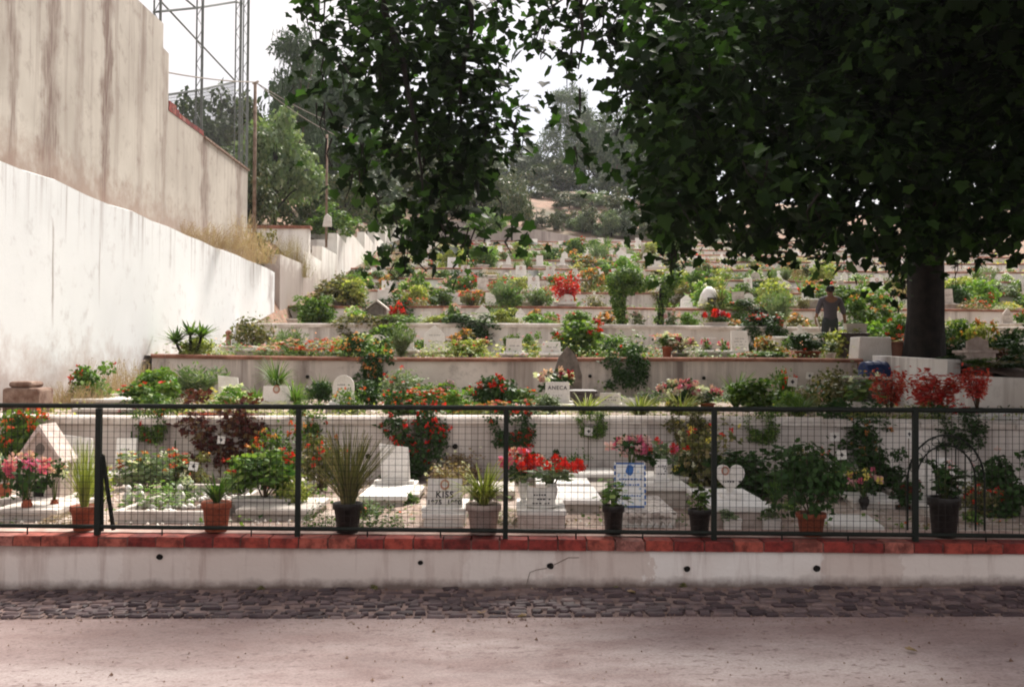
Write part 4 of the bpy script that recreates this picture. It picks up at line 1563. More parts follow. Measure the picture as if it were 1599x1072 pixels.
P('dense', 645, 598, 100, 1, 11.6, 'dense bush crowded with scarlet flowers above the KISS headstone', lc='green', fc=('scarlet', 'red'), nf=90, d_=.8, var=1)
G(693, 826, 62, 0, .85, 16, 'white grave with slanting headstone reading KISS and a small oval photo', head='rect', hwp=57, hhp=46, hy=.08, lean=.28, text=(('KISS', .07, .43), ('1975  1990', .052, .17)), photo=True, lip=.015, base='white_marble')
P('loose', 700, 715, 60, 0, Y0(775), 'withered pale flowers behind the KISS headstone', lc='dry', fc='cream', nf=14)
P('hang', 800, 0, 62, 1, 11.1, 'green vine with red flowers trailing behind the middle fence post', lc='dark_green', fc='red', nf=40, bot=712, d_=.4, var=1)
# flowers in marble vases, open-book stone
G(846, 828, 74, 0, .7, 24, 'pinkish marble grave with an open-book stone and flower vases', head='book', hwp=44, hhp=36, hy=.1, lean=.35, rows=3, base='pink_stone', mat='white_marble', lip=.01)
G(905, 800, 62, 0, .9, 14, 'plain worn marble slab behind the red cut flowers', head=None)
G(880, 772, 76, 0, .6, 12, 'low slab with red geraniums against the terrace wall', head=None)
l = LOC(873, 0, Y0(818), zg(0) + .13)
P('bouquet', 862, 713, 98, 0, Y0(818), 'bright red cut flowers in a tall marble vase on the open-book grave', z=zg(0) + .16, lc='grey_green', fc='red', nf=28, pot='white_marble', style='vase', pwp=20, php=34)
P('bouquet', 818, 698, 66, 0, Y0(812), 'pink and lilac cut flowers right of the middle fence post', z=zg(0) + .16, lc='dark_green', fc=('pink', 'red', 'magenta'), nf=26, pot='white_marble', style='vase', pwp=20, php=30)
P('tiny', 866, 692, 30, 0, Y0(752), 'small red-flowered plant at the foot of the terrace wall', lc='dark_green', fc='red', nf=5)
G(925, 762, 66, 0, .55, 18, 'empty white stone grave like a bench against the terrace wall', head=None, mat='white_marble', lip=.03)
marker(919, 668, 0, Y0(750), 'white number plate on a tall stake before the terrace wall', s=.09)
# blue tiled grave
t = grave(LOC(1010, 0, Y0(826)), .46, 1.0, .1, 'grave with a blue and white tiled headstone and mosaic base', head=None, mat='mosaic', base='mosaic', name='tiled_grave', lip=.01)
hs = MB().box(-.125, .125, 0, .04, 0, .36).build('headstone', 'blue_tile', t, loc=(-.1, .25, .147), rot=(-.1, 0, 0), bevel=.003)
mb = MB()
for i in range(7):
    mb.box(-.13, -.116, -.004, .0, .02 + i * .048, .05 + i * .048); mb.box(.116, .13, -.004, .0, .02 + i * .048, .05 + i * .048)
mb.box(-.115, .115, -.004, 0, .0, .012); mb.box(-.115, .115, -.004, 0, .348, .36)
mb.build('tile_border', 'blue_paint', hs)
scribble(.19, 2, .09, 3, .95).build('lettering', 'blue_paint', hs, loc=(0, -.001, .16))
scribble(.15, 1, .05, 4, .95).build('lettering', 'blue_paint', hs, loc=(0, -.001, .07))
MB().prism([(math.cos(2 * PI * i / 9) * .03 * (1 + .3 * (i % 2)), math.sin(2 * PI * i / 9) * .045) for i in range(9)], -.004, 0).build('painted_flower', 'blue_paint', hs, loc=(0, 0, .3))
mb = MB()
for i in range(8):
    x = -.2 + i * .055
    mb.prism([(x - .02, .03), (x + .02, .03), (x, .07)], -.018, -.012)
mb.build('zigzag_tiles', 'white_marble', t)
P('bouquet', 985, 678, 72, 0, Y0(790), 'pink cut flowers standing behind the blue tiled headstone', z=zg(0) + .1, lc='dark_green', fc=('magenta', 'pink'), nf=26, pot='black_plastic', style='vase', pwp=18, php=44)
P('bouquet', 1030, 684, 52, 0, Y0(772), 'red and pink cut flowers left of the tall lettered headstone', z=zg(0) + .12, lc='grey_green', fc=('red', 'magenta'), nf=12, pot='black_plastic', style='vase', pwp=16, php=30)
G(1042, 790, 62, 0, .95, 26, 'white grave with a small lettered stone right of the tiled one', head='rect', hwp=20, hhp=30, hy=.35, rows=4, mat='white_marble')
G(1046, 768, 54, 0, .6, 18, 'white grave with tall lettered headstone close to the terrace wall', head='rect', hwp=24, hhp=42, hy=.6, rows=5, lean=.1)
P('loose', 1118, 655, 100, 0, Y0(766), 'straggly bush with yellow and cream flowers by the fourth fence post', lc='olive', fc=('yellow', 'cream', 'red'), nf=22)
P('bush', 1188, 688, 130, 0, Y0(772), 'dark green bush behind the heart-shaped headstone', lc='dark_green')
G(1162, 826, 92, 0, 1.1, 30, 'marble grave with a white heart-shaped headstone and oval portrait', head='heart', hwp=50, hhp=50, hy=.42, lean=.08, rows=1, photo=True, thick=.06, lip=.02, base='pink_stone')
MB
for (px, lab) in ((1144, 'small white planter left of its twin before the heart grave'), (1205, 'small white planter of weeds right of the heart grave')):
    P('tiny', px, 790, 30, 0, Y0(830), lab, lc='grey_green', pot='white_plastic', style='trough', pwp=28, php=24)
G(1340, 830, 78, 0, .62, 5, 'flat white slab lying in the shade right of the terracotta pot', head=None, rz=-.15, lip=.005)
G(1368, 790, 60, 0, .5, 8, 'flat shaded slab behind the lying white one', head=None, rz=-.1)
marker(1304, 676, 0, Y0(760), 'white number plate on a stake behind the dark straggly bush', s=.09)
marker(1315, 704, 0, Y0(775), 'lower white number plate beside the dark straggly bush', s=.09)
marker(1420, 672, 0, Y0(760), 'white number plate just left of the fifth fence post', s=.09)
P('loose', 1320, 710, 70, 0, Y0(775), 'yellow and white flowers in front of the number plates', lc='green', fc=('yellow', 'cream', 'orange'), nf=18)
P('bouquet', 1350, 728, 52, 0, Y0(792), 'pink and yellow cut flowers beside the round dark bush', lc='dark_green', fc=('magenta', 'yellow', 'pink'), nf=14, pot='black_plastic', style='vase', pwp=18, php=22)
P('dense', 1378, 682, 82, 0, Y0(768), 'round very dark clipped bush left of the fifth fence post', lc='dark_green')
P('loose', 1262, 690, 60, 0, Y0(760), 'thin shrub with one red bloom before the terrace wall', lc='olive', fc=('red', 'orange'), nf=5)
P('dense', 1582, 690, 90, 0, Y0(800), 'tall dark bush with pink and white rosettes at the right edge', lc='dark_green', fc=('pink', 'cream'), nf=5)
P('bush', 1450, 700, 70, 0, Y0(780), 'shaded shrub with pale flowers under the iron arch', lc='dark_green', fc=('pink', 'cream'), nf=9)
G(1535, 790, 90, 0, 1.0, 20, 'shaded white grave slab seen through the iron arch', head='round', hwp=40, hhp=34, hy=.8)
G(1480, 800, 60, 0, .7, 8, 'low white slab behind the pot at the iron arch', head='round', hwp=40, hhp=52, hy=.7)
G(1545, 772, 100, 0, .7, 22, 'broad white grave against the terrace wall at the right', head=None)
# iron arch
Ya = Y0(826)
t = thing('iron_arch', 'arched dark iron grave trellis with bars right of the fifth fence post', 'trellis', LOC(1478, 0, Ya))
u = Ya / F
mb = MB()
def arc(r1, r2, zc_, y):
    return [(math.cos(PI * i / 20) * r1 * u, y, zc_ * u + math.sin(PI * i / 20) * r2 * u) for i in range(21)]
mb.tube(arc(60, 72, 80, 0), .008, 6); mb.tube(arc(46, 56, 80, 0), .007, 6)
for x in (-60, -46, 46, 60):
    mb.tube([(x * u, 0, 0), (x * u, 0, 80 * u)], .008, 6)
mb.build('arch', 'green_iron', t)
mb = MB()
for x in (-30, -15, 0, 15, 30):
    mb.tube([(x * u, 0, 0), (x * u, 0, (80 + 54 * math.sqrt(1 - (x / 46) ** 2)) * u)], .005, 5)
mb.tube([(-46 * u, 0, 40 * u), (46 * u, 0, 40 * u)], .005, 5)
mb.build('bars', 'green_iron', t)
mb = MB()
for i in range(2, 19, 2):
    a = PI * i / 20
    c = Vector((math.cos(a) * 53 * u, 0, 80 * u + math.sin(a) * 64 * u))
    mb.tube([c + Vector((math.cos(2 * PI * j / 8), 0, math.sin(2 * PI * j / 8))) * 6 * u for j in range(9)], .004, 4)
mb.build('scroll_rings', 'green_iron', t)

# the rest of the growth between the front graves
for (kd, px, yt, w_, yb, lab, lc, fc) in (
 ('dense', 640, 705, 70, 750, 'dark fern-like growth under the hanging red-flowered bush', 'dark_green', None),
 ('loose', 725, 700, 60, 752, 'arching withered stalks above the spider plant', 'dry', 'cream'),
 ('bush', 385, 700, 60, 775, 'leafy green shoots at the left of the white trough', 'bright_green', None),
 ('loose', 462, 730, 50, 800, 'pale arching stems beside the second fence post', 'yellow_green', None),
 ('loose', 150, 720, 50, 790, 'straggly pale plant behind the first fence post', 'yellow_green', 'cream'),
 ('mat', 100, 800, 60, 822, 'dry weeds at the foot of the pale reed pot', 'dry', None),
 ('bush', 300, 700, 60, 765, 'rust-coloured flowers beside the maroon bush', 'olive', ('orange', 'scarlet')),
 ('mat', 790, 790, 40, 815, 'small creeping plant at the foot of the middle fence post', 'olive', None),
 ('loose', 905, 700, 36, 755, 'thin green weed against the terrace wall left of the tall number stake', 'green', None),
 ('bush', 1070, 690, 50, 762, 'dark bush right of the tall lettered headstone', 'dark_green', 'yellow'),
 ('dense', 1250, 700, 70, 765, 'dark thicket behind the terracotta potted bush', 'dark_green', None),
 ('bush', 1420, 740, 50, 790, 'dark weeds at the left foot of the iron arch', 'dark_green', 'crimson'),
 ('loose', 1525, 740, 60, 800, 'shaded weeds inside the right side of the iron arch', 'olive', 'red'),
 ('mat', 560, 775, 60, 800, 'low leafy plant behind the large black reed pot', 'green', None),
 ('strap', 1210, 745, 40, 790, 'spiky tuft at the right side of the heart grave', 'green', None)):
    P(kd, px, yt, w_, 0, Y0(yb), lab, lc=lc, fc=fc, nf=18)

for (px, w_, bt, lab, lc, fc) in ((235, 44, 700, 'short green trailing plant on the first terrace wall, leftmost', 'green', 'red'), (480, 50, 705, 'green trailer with red blooms above the second fence post', 'green', 'scarlet'),
 (1075, 60, 725, 'olive trailing growth on the first terrace wall near the fourth post', 'olive', 'yellow'), (1190, 46, 700, 'short trailing plant over the first wall above the heart grave', 'green', None),
 (1335, 90, 735, 'dark trailing bush on the first terrace wall beside the number plates', 'dark_green', 'orange'), (1500, 70, 715, 'shaded trailing bush on the first terrace wall above the iron arch', 'dark_green', None), (925, 40, 690, 'thin trailing stems on the first terrace wall above the tall number stake', 'green', None)):
    P('hang', px, 0, w_, 1, 11.1, lab, lc=lc, fc=fc, nf=16, bot=bt, d_=.4)
P('bouquet', 85, 715, 44, 0, Y0(806), 'pale pink flowers before the right wall of the kennel-shaped tomb', lc='dark_green', fc=('pink', 'cream'), nf=12, pot='terracotta', style='vase', pwp=14, php=22)

# ---- second level: along the top of the first terrace wall
E1 = 11.55
P('bush', 235, 590, 80, 1, 13.2, 'geranium with bright red heads at the left by the tall white wall', lc='green', fc='red', nf=10)
P('mat', 210, 632, 45, 1, 11.6, 'patch of crimson flowers on the left wall top', lc='dark_green', fc='crimson', nf=24, d_=.3)
G(172, 652, 110, 1, 1.2, 5, 'wide flat weathered slab at the far left above the first wall', head=None, Y=11.7, base='worn_marble', mat='worn_marble')
G(160, 640, 90, 1, 1.0, 9, 'pale stone slab behind the flat weathered one at the left', head=None, Y=13.4)
G(186, 632, 40, 1, .6, 10, 'small brick-edged grave at the foot of the dry weeds', head=None, Y=14.8, base='coping_red')
P('weeds', 185, 560, 120, 1, 15.6, 'dry pinkish weeds at the foot of the tall white wall', lc='dry_pink', d_=1.2, var=0)
P('weeds', 120, 595, 90, 1, 13.6, 'thin dry weeds farther left along the white wall', lc='dry_pink', d_=.8, var=1)
P('loose', 275, 622, 60, 1, 12.0, 'leafy plant with small pink flowers on the first wall top', lc='green', fc='pink', nf=8)
P('fine', 308, 562, 120, 1, 15.8, 'feathery grey-green bush in front of the second terrace wall', lc='grey_green')
P('bush', 265, 580, 55, 1, 16.4, 'dark shrub at the left end of the second terrace wall', lc='dark_green')
G(352, 622, 30, 1, .3, 2, 'small pale upright stone left of the arching grass', head='slope', hwp=34, hhp=34, hy=.4, Y=15.0)
P('grass', 432, 556, 66, 1, 15.6, 'arching grass clump in a round dark bowl', lc='green', pot='black_plastic', pwp=34, php=20)
G(428, 640, 46, 1, .3, 2, 'white stone plaque with dark emblem among spider plants', head='rect', hwp=44, hhp=24, hy=.4, rows=0, photo=True, Y=13.6)
P('grass', 400, 600, 46, 1, 14.2, 'green strap-leaved clump left of the emblem plaque', lc='green')
P('grass', 462, 590, 54, 1, 13.8, 'green strap-leaved clump right of the emblem plaque', lc='green')
P('mat', 430, 625, 90, 1, 12.2, 'low pale green groundcover in front of the emblem plaque', lc='yellow_green', d_=.5)
G(530, 650, 44, 1, .8, 7, 'white round-topped headstone with a small cross and lettering', head='round', hwp=35, hhp=42, hy=.35, rows=4, Y=12.6, lean=.08)
P('strap', 500, 585, 50, 1, 15.8, 'grey strap-leaved plant behind the round-topped headstone', lc='grey_green')
P('loose', 552, 600, 44, 1, 12.3, 'orange-red flowering plant right of the round-topped headstone', lc='green', fc=('scarlet', 'orange'), nf=16)
P('hang', 572, 0, 68, 2, 17.3, 'dark bush with orange flowers hanging over the second terrace wall', lc='dark_green', fc='orange', nf=36, bot=628, d_=.6, var=2)
P('loose', 632, 568, 60, 1, 16.4, 'pale green shrub against the second terrace wall', lc='grey_green', fc='red', nf=8)
P('bush', 695, 585, 40, 1, 13.2, 'lilac hydrangea among the scarlet flowers', lc='green', fc='lilac', nf=22)
P('bush', 720, 600, 50, 1, 12.4, 'pale pink flowering plant between two scarlet bushes', lc='bright_green', fc=('pink', 'orange'), nf=18)
P('bush', 772, 572, 74, 1, 13.4, 'leafy bush with red flowers behind the middle of the fence', lc='dark_green', fc='red', nf=26)
P('dense', 800, 620, 90, 1, 11.8, 'scarlet flowering plants spilling at the top of the middle fence post', lc='green', fc=('scarlet', 'red', 'orange'), nf=60, d_=.5)
P('loose', 745, 628, 60, 1, 11.7, 'low orange flowers on the first wall top near the middle post', lc='yellow_green', fc=('orange', 'scarlet'), nf=30)
P('bush', 812, 600, 60, 1, 14.5, 'fresh green bush left of the ball-shaped plant', lc='green', fc='scarlet', nf=8)
P('dense', 853, 608, 46, 1, 12.4, 'ball-shaped grey-green plant in front of the lettered ANECA stone', lc='grey_green')
G(872, 632, 44, 1, .5, 4, 'white headstone lettered ANECA beside a dark box tomb', head='rect', hwp=40, hhp=30, hy=.4, text=(('ANECA', .075, .68), ('- - - -', .05, .3)), Y=13.9, lean=.15)
G(908, 628, 44, 1, .7, 22, 'dark polished granite box tomb right of the ANECA stone', head=None, mat='dark_granite', base='dark_granite', Y=14.6)
G(888, 640, 40, 1, .5, 3, 'tall pointed grey rock headstone behind the ANECA stone', head='point', hwp=46, hhp=84, hy=.5, mat='grey_stone', base='grey_stone', Y=15.9, lean=0, top=False, thick=.12)
P('bouquet', 868, 572, 60, 1, 15.4, 'pink and red cut flowers in front of the pointed grey rock', lc='dark_green', fc=('pink', 'crimson', 'cream'), nf=18, pot='black_plastic', style='vase', pwp=20, php=18)
for (px, lab) in ((915, 'spiky pale green clump left of three on the first wall top'), (1000, 'spiky pale green clump in the middle of three on the first wall top'), (1064, 'spiky pale green clump right of three on the first wall top')):
    P('grass', px, 612, 80, 1, 11.75, lab, lc='yellow_green', group='spiky clumps along the first wall top')
G(955, 634, 34, 1, .35, 3, 'small cream lettered headstone between two spiky clumps', head='rect', hwp=34, hhp=16, hy=.3, rows=2, Y=13.6)
G(985, 636, 24, 1, .3, 3, 'tiny cream plaque right of the small lettered headstone', head='rect', hwp=24, hhp=9, hy=.3, rows=0, Y=13.4)
P('hang', 978, 0, 62, 2, 17.3, 'dark purple-green shrub hanging over the second terrace wall', lc='dark_green', bot=622, d_=.7, var=0)
P('loose', 980, 515, 66, 2, 17.9, 'tall leafy shrub growing on the second wall top', lc='green', fc='red', nf=3)
for (px, yt, w_, lab) in ((1052, 592, 50, 'pink and white carnations in a bowl before the second wall'), (1078, 590, 36, 'pinker carnations just right of the carnation bowl'), (1105, 602, 44, 'dark pink carnations at the right of the carnation group')):
    P('bouquet', px, yt, w_, 1, 13.6, lab, lc='dark_green', fc=('pink', 'magenta', 'cream'), nf=26, pot='terracotta', pwp=24, php=14, group='carnation bowls')
P('grass', 1150, 580, 80, 1, 14.6, 'grassy green clump right of the carnations', lc='green', var=0)
P('bush', 1195, 580, 90, 1, 14.2, 'broad green bush in front of the second terrace wall at the right', lc='green')
P('grass', 1250, 612, 70, 1, 12.2, 'strap-leaved clump at the shaded wall top', lc='green', var=1)
P('loose', 1222, 566, 34, 1, 16.4, 'small red-flowered plant against the second wall', lc='green', fc='red', nf=16)
marker(1238, 590, 1, 13.8, 'tilted white plate leaning among the shaded plants', s=.13)
marker(1265, 582, 1, 16.8, 'white number plate on the second terrace wall', s=.12)
P('loose', 1260, 600, 40, 1, 13.4, 'pinkish flower spikes under the tilted white plate', lc='olive', fc='pink', nf=14)
P('bush', 1300, 585, 90, 1, 15.6, 'dark leafy shrub left of the white trough', lc='dark_green')
P('geranium', 1345, 585, 66, 1, 13.2, 'white trough of geraniums at the shaded right of the terrace', lc='green', pot='white_plastic', style='trough', pwp=42, php=20, fc='cream', nf=4)
P('loose', 1350, 632, 60, 1, 11.8, 'low shaded weeds below the white trough', lc='yellow_green')
P('redplant', 1390, 580, 50, 1, 13.8, 'bright red plant beside the brick pier', lc='red_leaf', var=0)
P('redplant', 1457, 582, 92, 1, 12.6, 'widest bright red plant against the stepping white wall', lc='red_leaf', var=1)
P('redplant', 1527, 578, 48, 1, 12.3, 'tall narrow red plant nearest the right edge', lc='red_leaf', pot='black_plastic', pwp=16, php=18, var=2)
P('mat', 1485, 622, 60, 1, 12.0, 'low row of red blooms between the two red plants', lc='dark_green', fc='red', nf=40, d_=.4)
P('mat', 1440, 628, 60, 1, 11.9, 'pale green cushion plant below the widest red plant', lc='bright_green', d_=.4)
G(1545, 655, 120, 1, .9, 4, 'flat white slab on the first wall top at the right edge', head=None, Y=11.75)
# blue barrel on its side
t = thing('blue_barrel', 'blue plastic barrel lying behind the white trough', 'barrel', LOC(1366, 1, 16.5, zg(1) + .52), PI / 2 + .15)
o = MB().tube([(0, -.22, 0), (0, -.2, 0), (0, .0, 0), (0, .2, 0), (0, .22, 0)], [.15, .19, .2, .19, .15], 20).build('drum', 'blue_plastic', t, smooth=False)
MB().tube([(0, -.08, 0), (0, -.06, 0)], .206, 20).tube([(0, .06, 0), (0, .08, 0)], .206, 20).build('hoops', 'blue_plastic', t)
G(1366, 620, 60, 1, .5, 40, 'dark box grave carrying the blue barrel', head=None, Y=16.3, base='dark_granite', mat='worn_marble')
# ---- third level (top of the second wall)
P('yucca', 297, 497, 74, 2, 18.0, 'triple-headed yucca beside the tall white wall', lc='green')
P('mat', 318, 535, 60, 2, 17.9, 'yellow-green weeds under the yucca', lc='yellow_green', d_=.8)
G(392, 558, 52, 2, 1.4, 8, 'white grave with a row of red blooms right of the yucca', head=None, Y=18.2)
P('mat', 376, 538, 36, 2, 18.9, 'row of small red blooms on the white grave by the yucca', z=zg(2) + .14, lc='dark_green', fc='scarlet', nf=24, d_=.3)
t = thing('red_post', 'short red post against the base of the tall white wall', 'post', LOC(357, 2, 22.5)); MB().lathe([(.06, 0), (.06, .5), (.075, .52), (.075, .56), (.03, .6)], 12).build('shaft', 'coping_red', t)
P('loose', 395, 485, 66, 2, 22.2, 'thin bare creeper over the third wall at the left', lc='olive')
P('mat', 445, 530, 70, 2, 18.0, 'pink and red flower carpet at the left of the second wall top', lc='green', fc=('pink', 'scarlet'), nf=50, d_=.9)
P('loose', 445, 512, 50, 2, 20.5, 'tall pink flower spikes behind the flower carpet', lc='grey_green', fc='pink', nf=12)
P('mat', 500, 528, 62, 2, 18.0, 'red flowers tumbling over the second wall top', lc='green', fc=('red', 'scarlet'), nf=44, d_=.8)
P('loose', 545, 522, 60, 2, 18.4, 'yellowish pink shrub at the middle left of the second wall top', lc='yellow_green', fc=('orange', 'pink'), nf=30)
P('hang', 572, 0, 80, 3, 23.8, 'brown-green bush bulging over the white coping, left half', lc='olive', bot=548, d_=.9, var=1)
P('dense', 570, 488, 100, 3, 24.3, 'wide brownish bush on the third wall top', lc='olive', var=1, d_=1.1)
P('loose', 627, 488, 66, 3, 24.3, 'spreading green branches right of the wide brownish bush', lc='green')
G(632, 558, 34, 2, .5, 8, 'white open headstone leaning left on the second wall top', head='rect', hwp=26, hhp=20, hy=.4, rows=2, Y=18.4)
P('mat', 687, 532, 46, 2, 18.2, 'rounded yellow-green plant right of the leaning headstone', lc='yellow_green', d_=.9)
P('dense', 733, 522, 60, 2, 18.3, 'pale bush with round red flower heads on the second wall top', lc='yellow_green', fc=('red', 'pink'), nf=22)
P('hang', 735, 0, 74, 3, 23.8, 'dark ivy hanging down the third wall', lc='dark_green', bot=545, d_=.8, var=2)
P('dense', 735, 485, 76, 3, 24.4, 'dark bush with pale tips on top of the third wall', lc='grey_green')
G(803, 557, 40, 2, .6, 4, 'white square headstone topped by a tiny cross, centre of second wall top', head='rect', hwp=26, hhp=20, hy=.3, rows=1, Y=18.1, lean=.05)
P('bush', 800, 513, 30, 2, 22.5, 'leafy plant behind the square white headstone', lc='green')
P('bush', 832, 513, 30, 2, 22.0, 'leafy plant with a red bud right of the square headstone', lc='green', fc='red', nf=2)
G(862, 557, 34, 2, .6, 4, 'white flat stone with dried wreath right of the square headstone', head='rect', hwp=30, hhp=16, hy=.3, rows=1, Y=18.6)
P('loose', 898, 518, 50, 2, 21.5, 'slim green plants with one red flower at the centre right', lc='green', fc='red', nf=3)
P('loose', 930, 522, 30, 2, 20.5, 'thin rose bush left of the tall leafy shrub', lc='green')
P('geranium', 1042, 520, 44, 2, 18.1, 'terracotta pot of pale pink geraniums on the second wall top', lc='green', fc=('pink', 'cream'), nf=16, pot='terracotta', pwp=16, php=20)
P('bouquet', 1062, 522, 50, 2, 18.2, 'white bowl of pink flowers beside the terracotta pot', lc='olive', fc=('pink', 'magenta', 'cream'), nf=26, pot='white_plastic', pwp=30, php=10)
P('mat', 1085, 540, 40, 2, 18.0, 'low green plant with a pink bloom between bowl and marble grave', lc='green', fc='magenta', nf=2, d_=.5)
G(1117, 560, 48, 2, .9, 10, 'white marble grave with a small headstone flanked by pink flowers', head='rect', hwp=26, hhp=18, hy=.6, rows=1, Y=18.2)
P('bouquet', 1101, 527, 18, 2, 18.6, 'left one of two pink posies on the marble grave', z=zg(2) + .12, lc='green', fc='magenta', nf=12)
P('bouquet', 1130, 528, 18, 2, 18.6, 'right one of two pink posies on the marble grave', z=zg(2) + .12, lc='green', fc='magenta', nf=12)
P('hang', 1195, 0, 60, 3, 23.8, 'dark climbing plant covering the third wall left of the man', lc='dark_green', bot=560, d_=.9, var=0)
P('dense', 1187, 485, 60, 3, 24.3, 'dark bush topped by red flowers left of the man', lc='dark_green', fc='red', nf=26)
P('bush', 1192, 545, 90, 2, 18.0, 'green bush with red blooms spilling over the second wall, right', lc='green', fc='red', nf=10)
P('dense', 1262, 512, 62, 2, 18.6, 'black-green potted bush directly in front of the man', lc='dark_green', pot='terracotta', pwp=40, php=14)
P('geranium', 1297, 530, 26, 2, 17.95, 'small whitish pot with a sparse plant below the man', lc='grey_green', fc='cream', nf=4, pot='white_plastic', pwp=18, php=12)
G(1242, 524, 66, 2, 1.6, 34, 'large sloping white grave behind the dark potted bush', head=None, Y=21.2)
G(1336, 560, 40, 2, .8, 40, 'dark box tomb right of the man carrying a white planter', head=None, Y=19.2, base='dark_granite', mat='dark_granite')
P('tiny', 1336, 500, 30, 2, 19.5, 'square white planter on the dark box tomb', z=zg(2) + .55, lc='green', pot='white_plastic', style='trough', pwp=34, php=14)
t = MB().prism([(-.3, -.05), (.32, -.05), (.3, .42), (-.26, .42)], 0, .5).build('white_block', 'white_marble', None, loc=LOC(1366, 2, 17.7), bevel=.01)
tag(t, 'tall plain white stone block at the end of the second wall', 'stone block')
tag(MB().box(-.25, .25, 0, .6, 0, .3).box(-.28, .28, -.03, .6, .302, .34).build('brick_block', 'coping_red', None, loc=LOC(1406, 2, 17.75), bevel=.01), 'low brown brick block between the white block and the tree trunk', 'stone block')
P('dense', 1352, 452, 66, 3, 24.2, 'leafy bush with orange blooms right of the man', lc='green', fc='orange', nf=12)
P('bush', 1370, 485, 70, 2, 21.5, 'bright leafy bush behind the tall white block', lc='bright_green')
P('dense', 1405, 480, 60, 2, 21, 'dark green bush left of the tree trunk', lc='green', fc='red', nf=5)
P('bush', 1390, 470, 60, 3, 24.4, 'pink and orange flowers behind the bushes by the trunk', lc='green', fc=('pink', 'orange'), nf=26)
for (px, yt, w_, Y, lab, lc, fc) in ((1500, 482, 60, 20.5, 'orange-flowered bush just right of the trunk', 'green', 'orange'), (1535, 490, 50, 19.5, 'yellowish bush second right of the trunk', 'yellow_green', 'orange'),
                                  (1475, 505, 60, 18.6, 'dark bush touching the right side of the trunk', 'dark_green', None), (1568, 515, 60, 17.8, 'dark potted shrub in the shade right of the trunk', 'dark_green', None),
                                  (1510, 520, 70, 18.4, 'shaded low shrub on the tree bed', 'dark_green', 'pink'), (1590, 500, 60, 19.5, 'shaded shrub at the right edge on the tree bed', 'dark_green', None),
                                  (1546, 535, 60, 16.6, 'dark brown weeds on the tree bed edge', 'maroon', None), (1590, 548, 50, 15.5, 'small dark plant at the right edge of the tree bed', 'dark_green', 'pink'),
 (1500, 550, 60, 15.4, 'low dark weeds along the tree bed behind the stepped wall', 'dark_green', None), (1570, 560, 60, 14.4, 'dark ferny weeds over the lowest step of the white wall', 'olive', None), (1600, 565, 60, 13.9, 'dark weeds at the extreme right above the white wall', 'dark_green', None), (1540, 556, 50, 14.7, 'shaded seedlings between the rough tomb and the white wall', 'green', None)):
    P('bush', px, yt, w_, 2, Y, lab, z=1.6, lc=lc, fc=fc, nf=14)
G(1535, 572, 42, 2, .5, 12, 'small rough stone tomb in the shade of the tree', head='gable', hwp=34, hhp=18, hy=.3, Y=15.3, base='pink_stone', mat='pink_stone')

# ---- topiary arch of ivy
Yi = 24.8
t = thing('ivy_arch', 'clipped ivy arch with a flat bushy top, dark underneath', 'hedge', LOC(1008, 3, Yi))
rng = np.random.default_rng(5)
u = Yi / F
cl = []
def cpt(px, py, r, ry=.45):
    p = pt(px, py, Yi)
    cl.append((p.x - t.location.x, 0, p.z - t.location.z, r * u, ry, r * u))
for (px, py, r) in ((975, 432, 17), (963, 450, 12), (966, 468, 12), (968, 484, 10), (972, 498, 8), (1000, 444, 11), (1018, 440, 10), (1045, 440, 13), (1042, 456, 9), (1036, 470, 7), (1032, 484, 6), (1029, 498, 6), (990, 430, 13), (1054, 434, 10), (958, 436, 11), (984, 452, 9)):
    cpt(px, py, r)
cl = np.array(cl)
pp_, dd = clump_points(rng, 6500, cl, .6)
tt, bb, nn_ = frames(rng, 6500, dd, .6)
ob('foliage', np_mesh('foliage', leaf_polys(pp_, tt, bb, nn_, rng.uniform(.05, .1, 6500)), 4, 'green'), t)
mb = MB()
a = pt(1032, 505, Yi) - t.location; b = pt(1034, 450, Yi) - t.location
mb.tube([(a.x, 0, 0), (b.x, 0, b.z)], [.09, .06], 8)
a = pt(975, 505, Yi) - t.location; mb.tube([(a.x, 0, 0), (a.x - .1, 0, .9)], [.09, .06], 8)
mb.build('stems', 'bark', t)

# ---- fourth level and up: placed from the photograph first
P('dense', 497, 450, 60, 3, 24.6, 'large rounded green bush near the stepped white wall', lc='green', d_=1)
P('bush', 528, 424, 84, 4, 30.5, 'loose olive bush above the large rounded one', lc='olive')
P('fine', 552, 447, 56, 4, 30.2, 'blue-grey feathery bush left of the little stone chapel', lc='grey_green')
Yc = 25.2
t = thing('chapel_tomb', 'small grey stone tomb shaped like a gabled chapel', 'tomb', LOC(588, 3, Yc))
MB().prism([(-.2, 0), (.2, 0), (.2, .48), (0, .64), (-.2, .48)], 0, .5).build('house_body', 'grey_stone', t, bevel=.01)
MB().prism([(-.26, .45), (0, .65), (.26, .45), (.26, .5), (0, .7), (-.26, .5)], -.05, .55).build('roof', 'worn_marble', t)
MB().box(-.08, .08, -.01, .02, .02, .3).build('doorway', 'dark_granite', t)
P('bouquet', 620, 470, 22, 3, 25.0, 'round red flower head right of the chapel tomb', lc='olive', fc='red', nf=24)
G(597, 480, 20, 4, .4, 6, 'white block headstone above the chapel tomb', head='rect', hwp=18, hhp=18, hy=.4, Y=30.2)
P('bush', 690, 443, 42, 4, 30.0, 'dark round shrub standing on the fourth wall, centre left', lc='green')
P('fine', 735, 452, 44, 4, 30.2, 'feathery shrub with red blooms right of the dark round shrub', lc='olive', fc='red', nf=14)
P('fine', 785, 432, 54, 4, 30.3, 'tall grey-green feathery shrub at centre', lc='grey_green', fc='red', nf=8)
P('fine', 840, 445, 60, 4, 30.2, 'spreading grey-green shrub left of the red flowers', lc='grey_green')
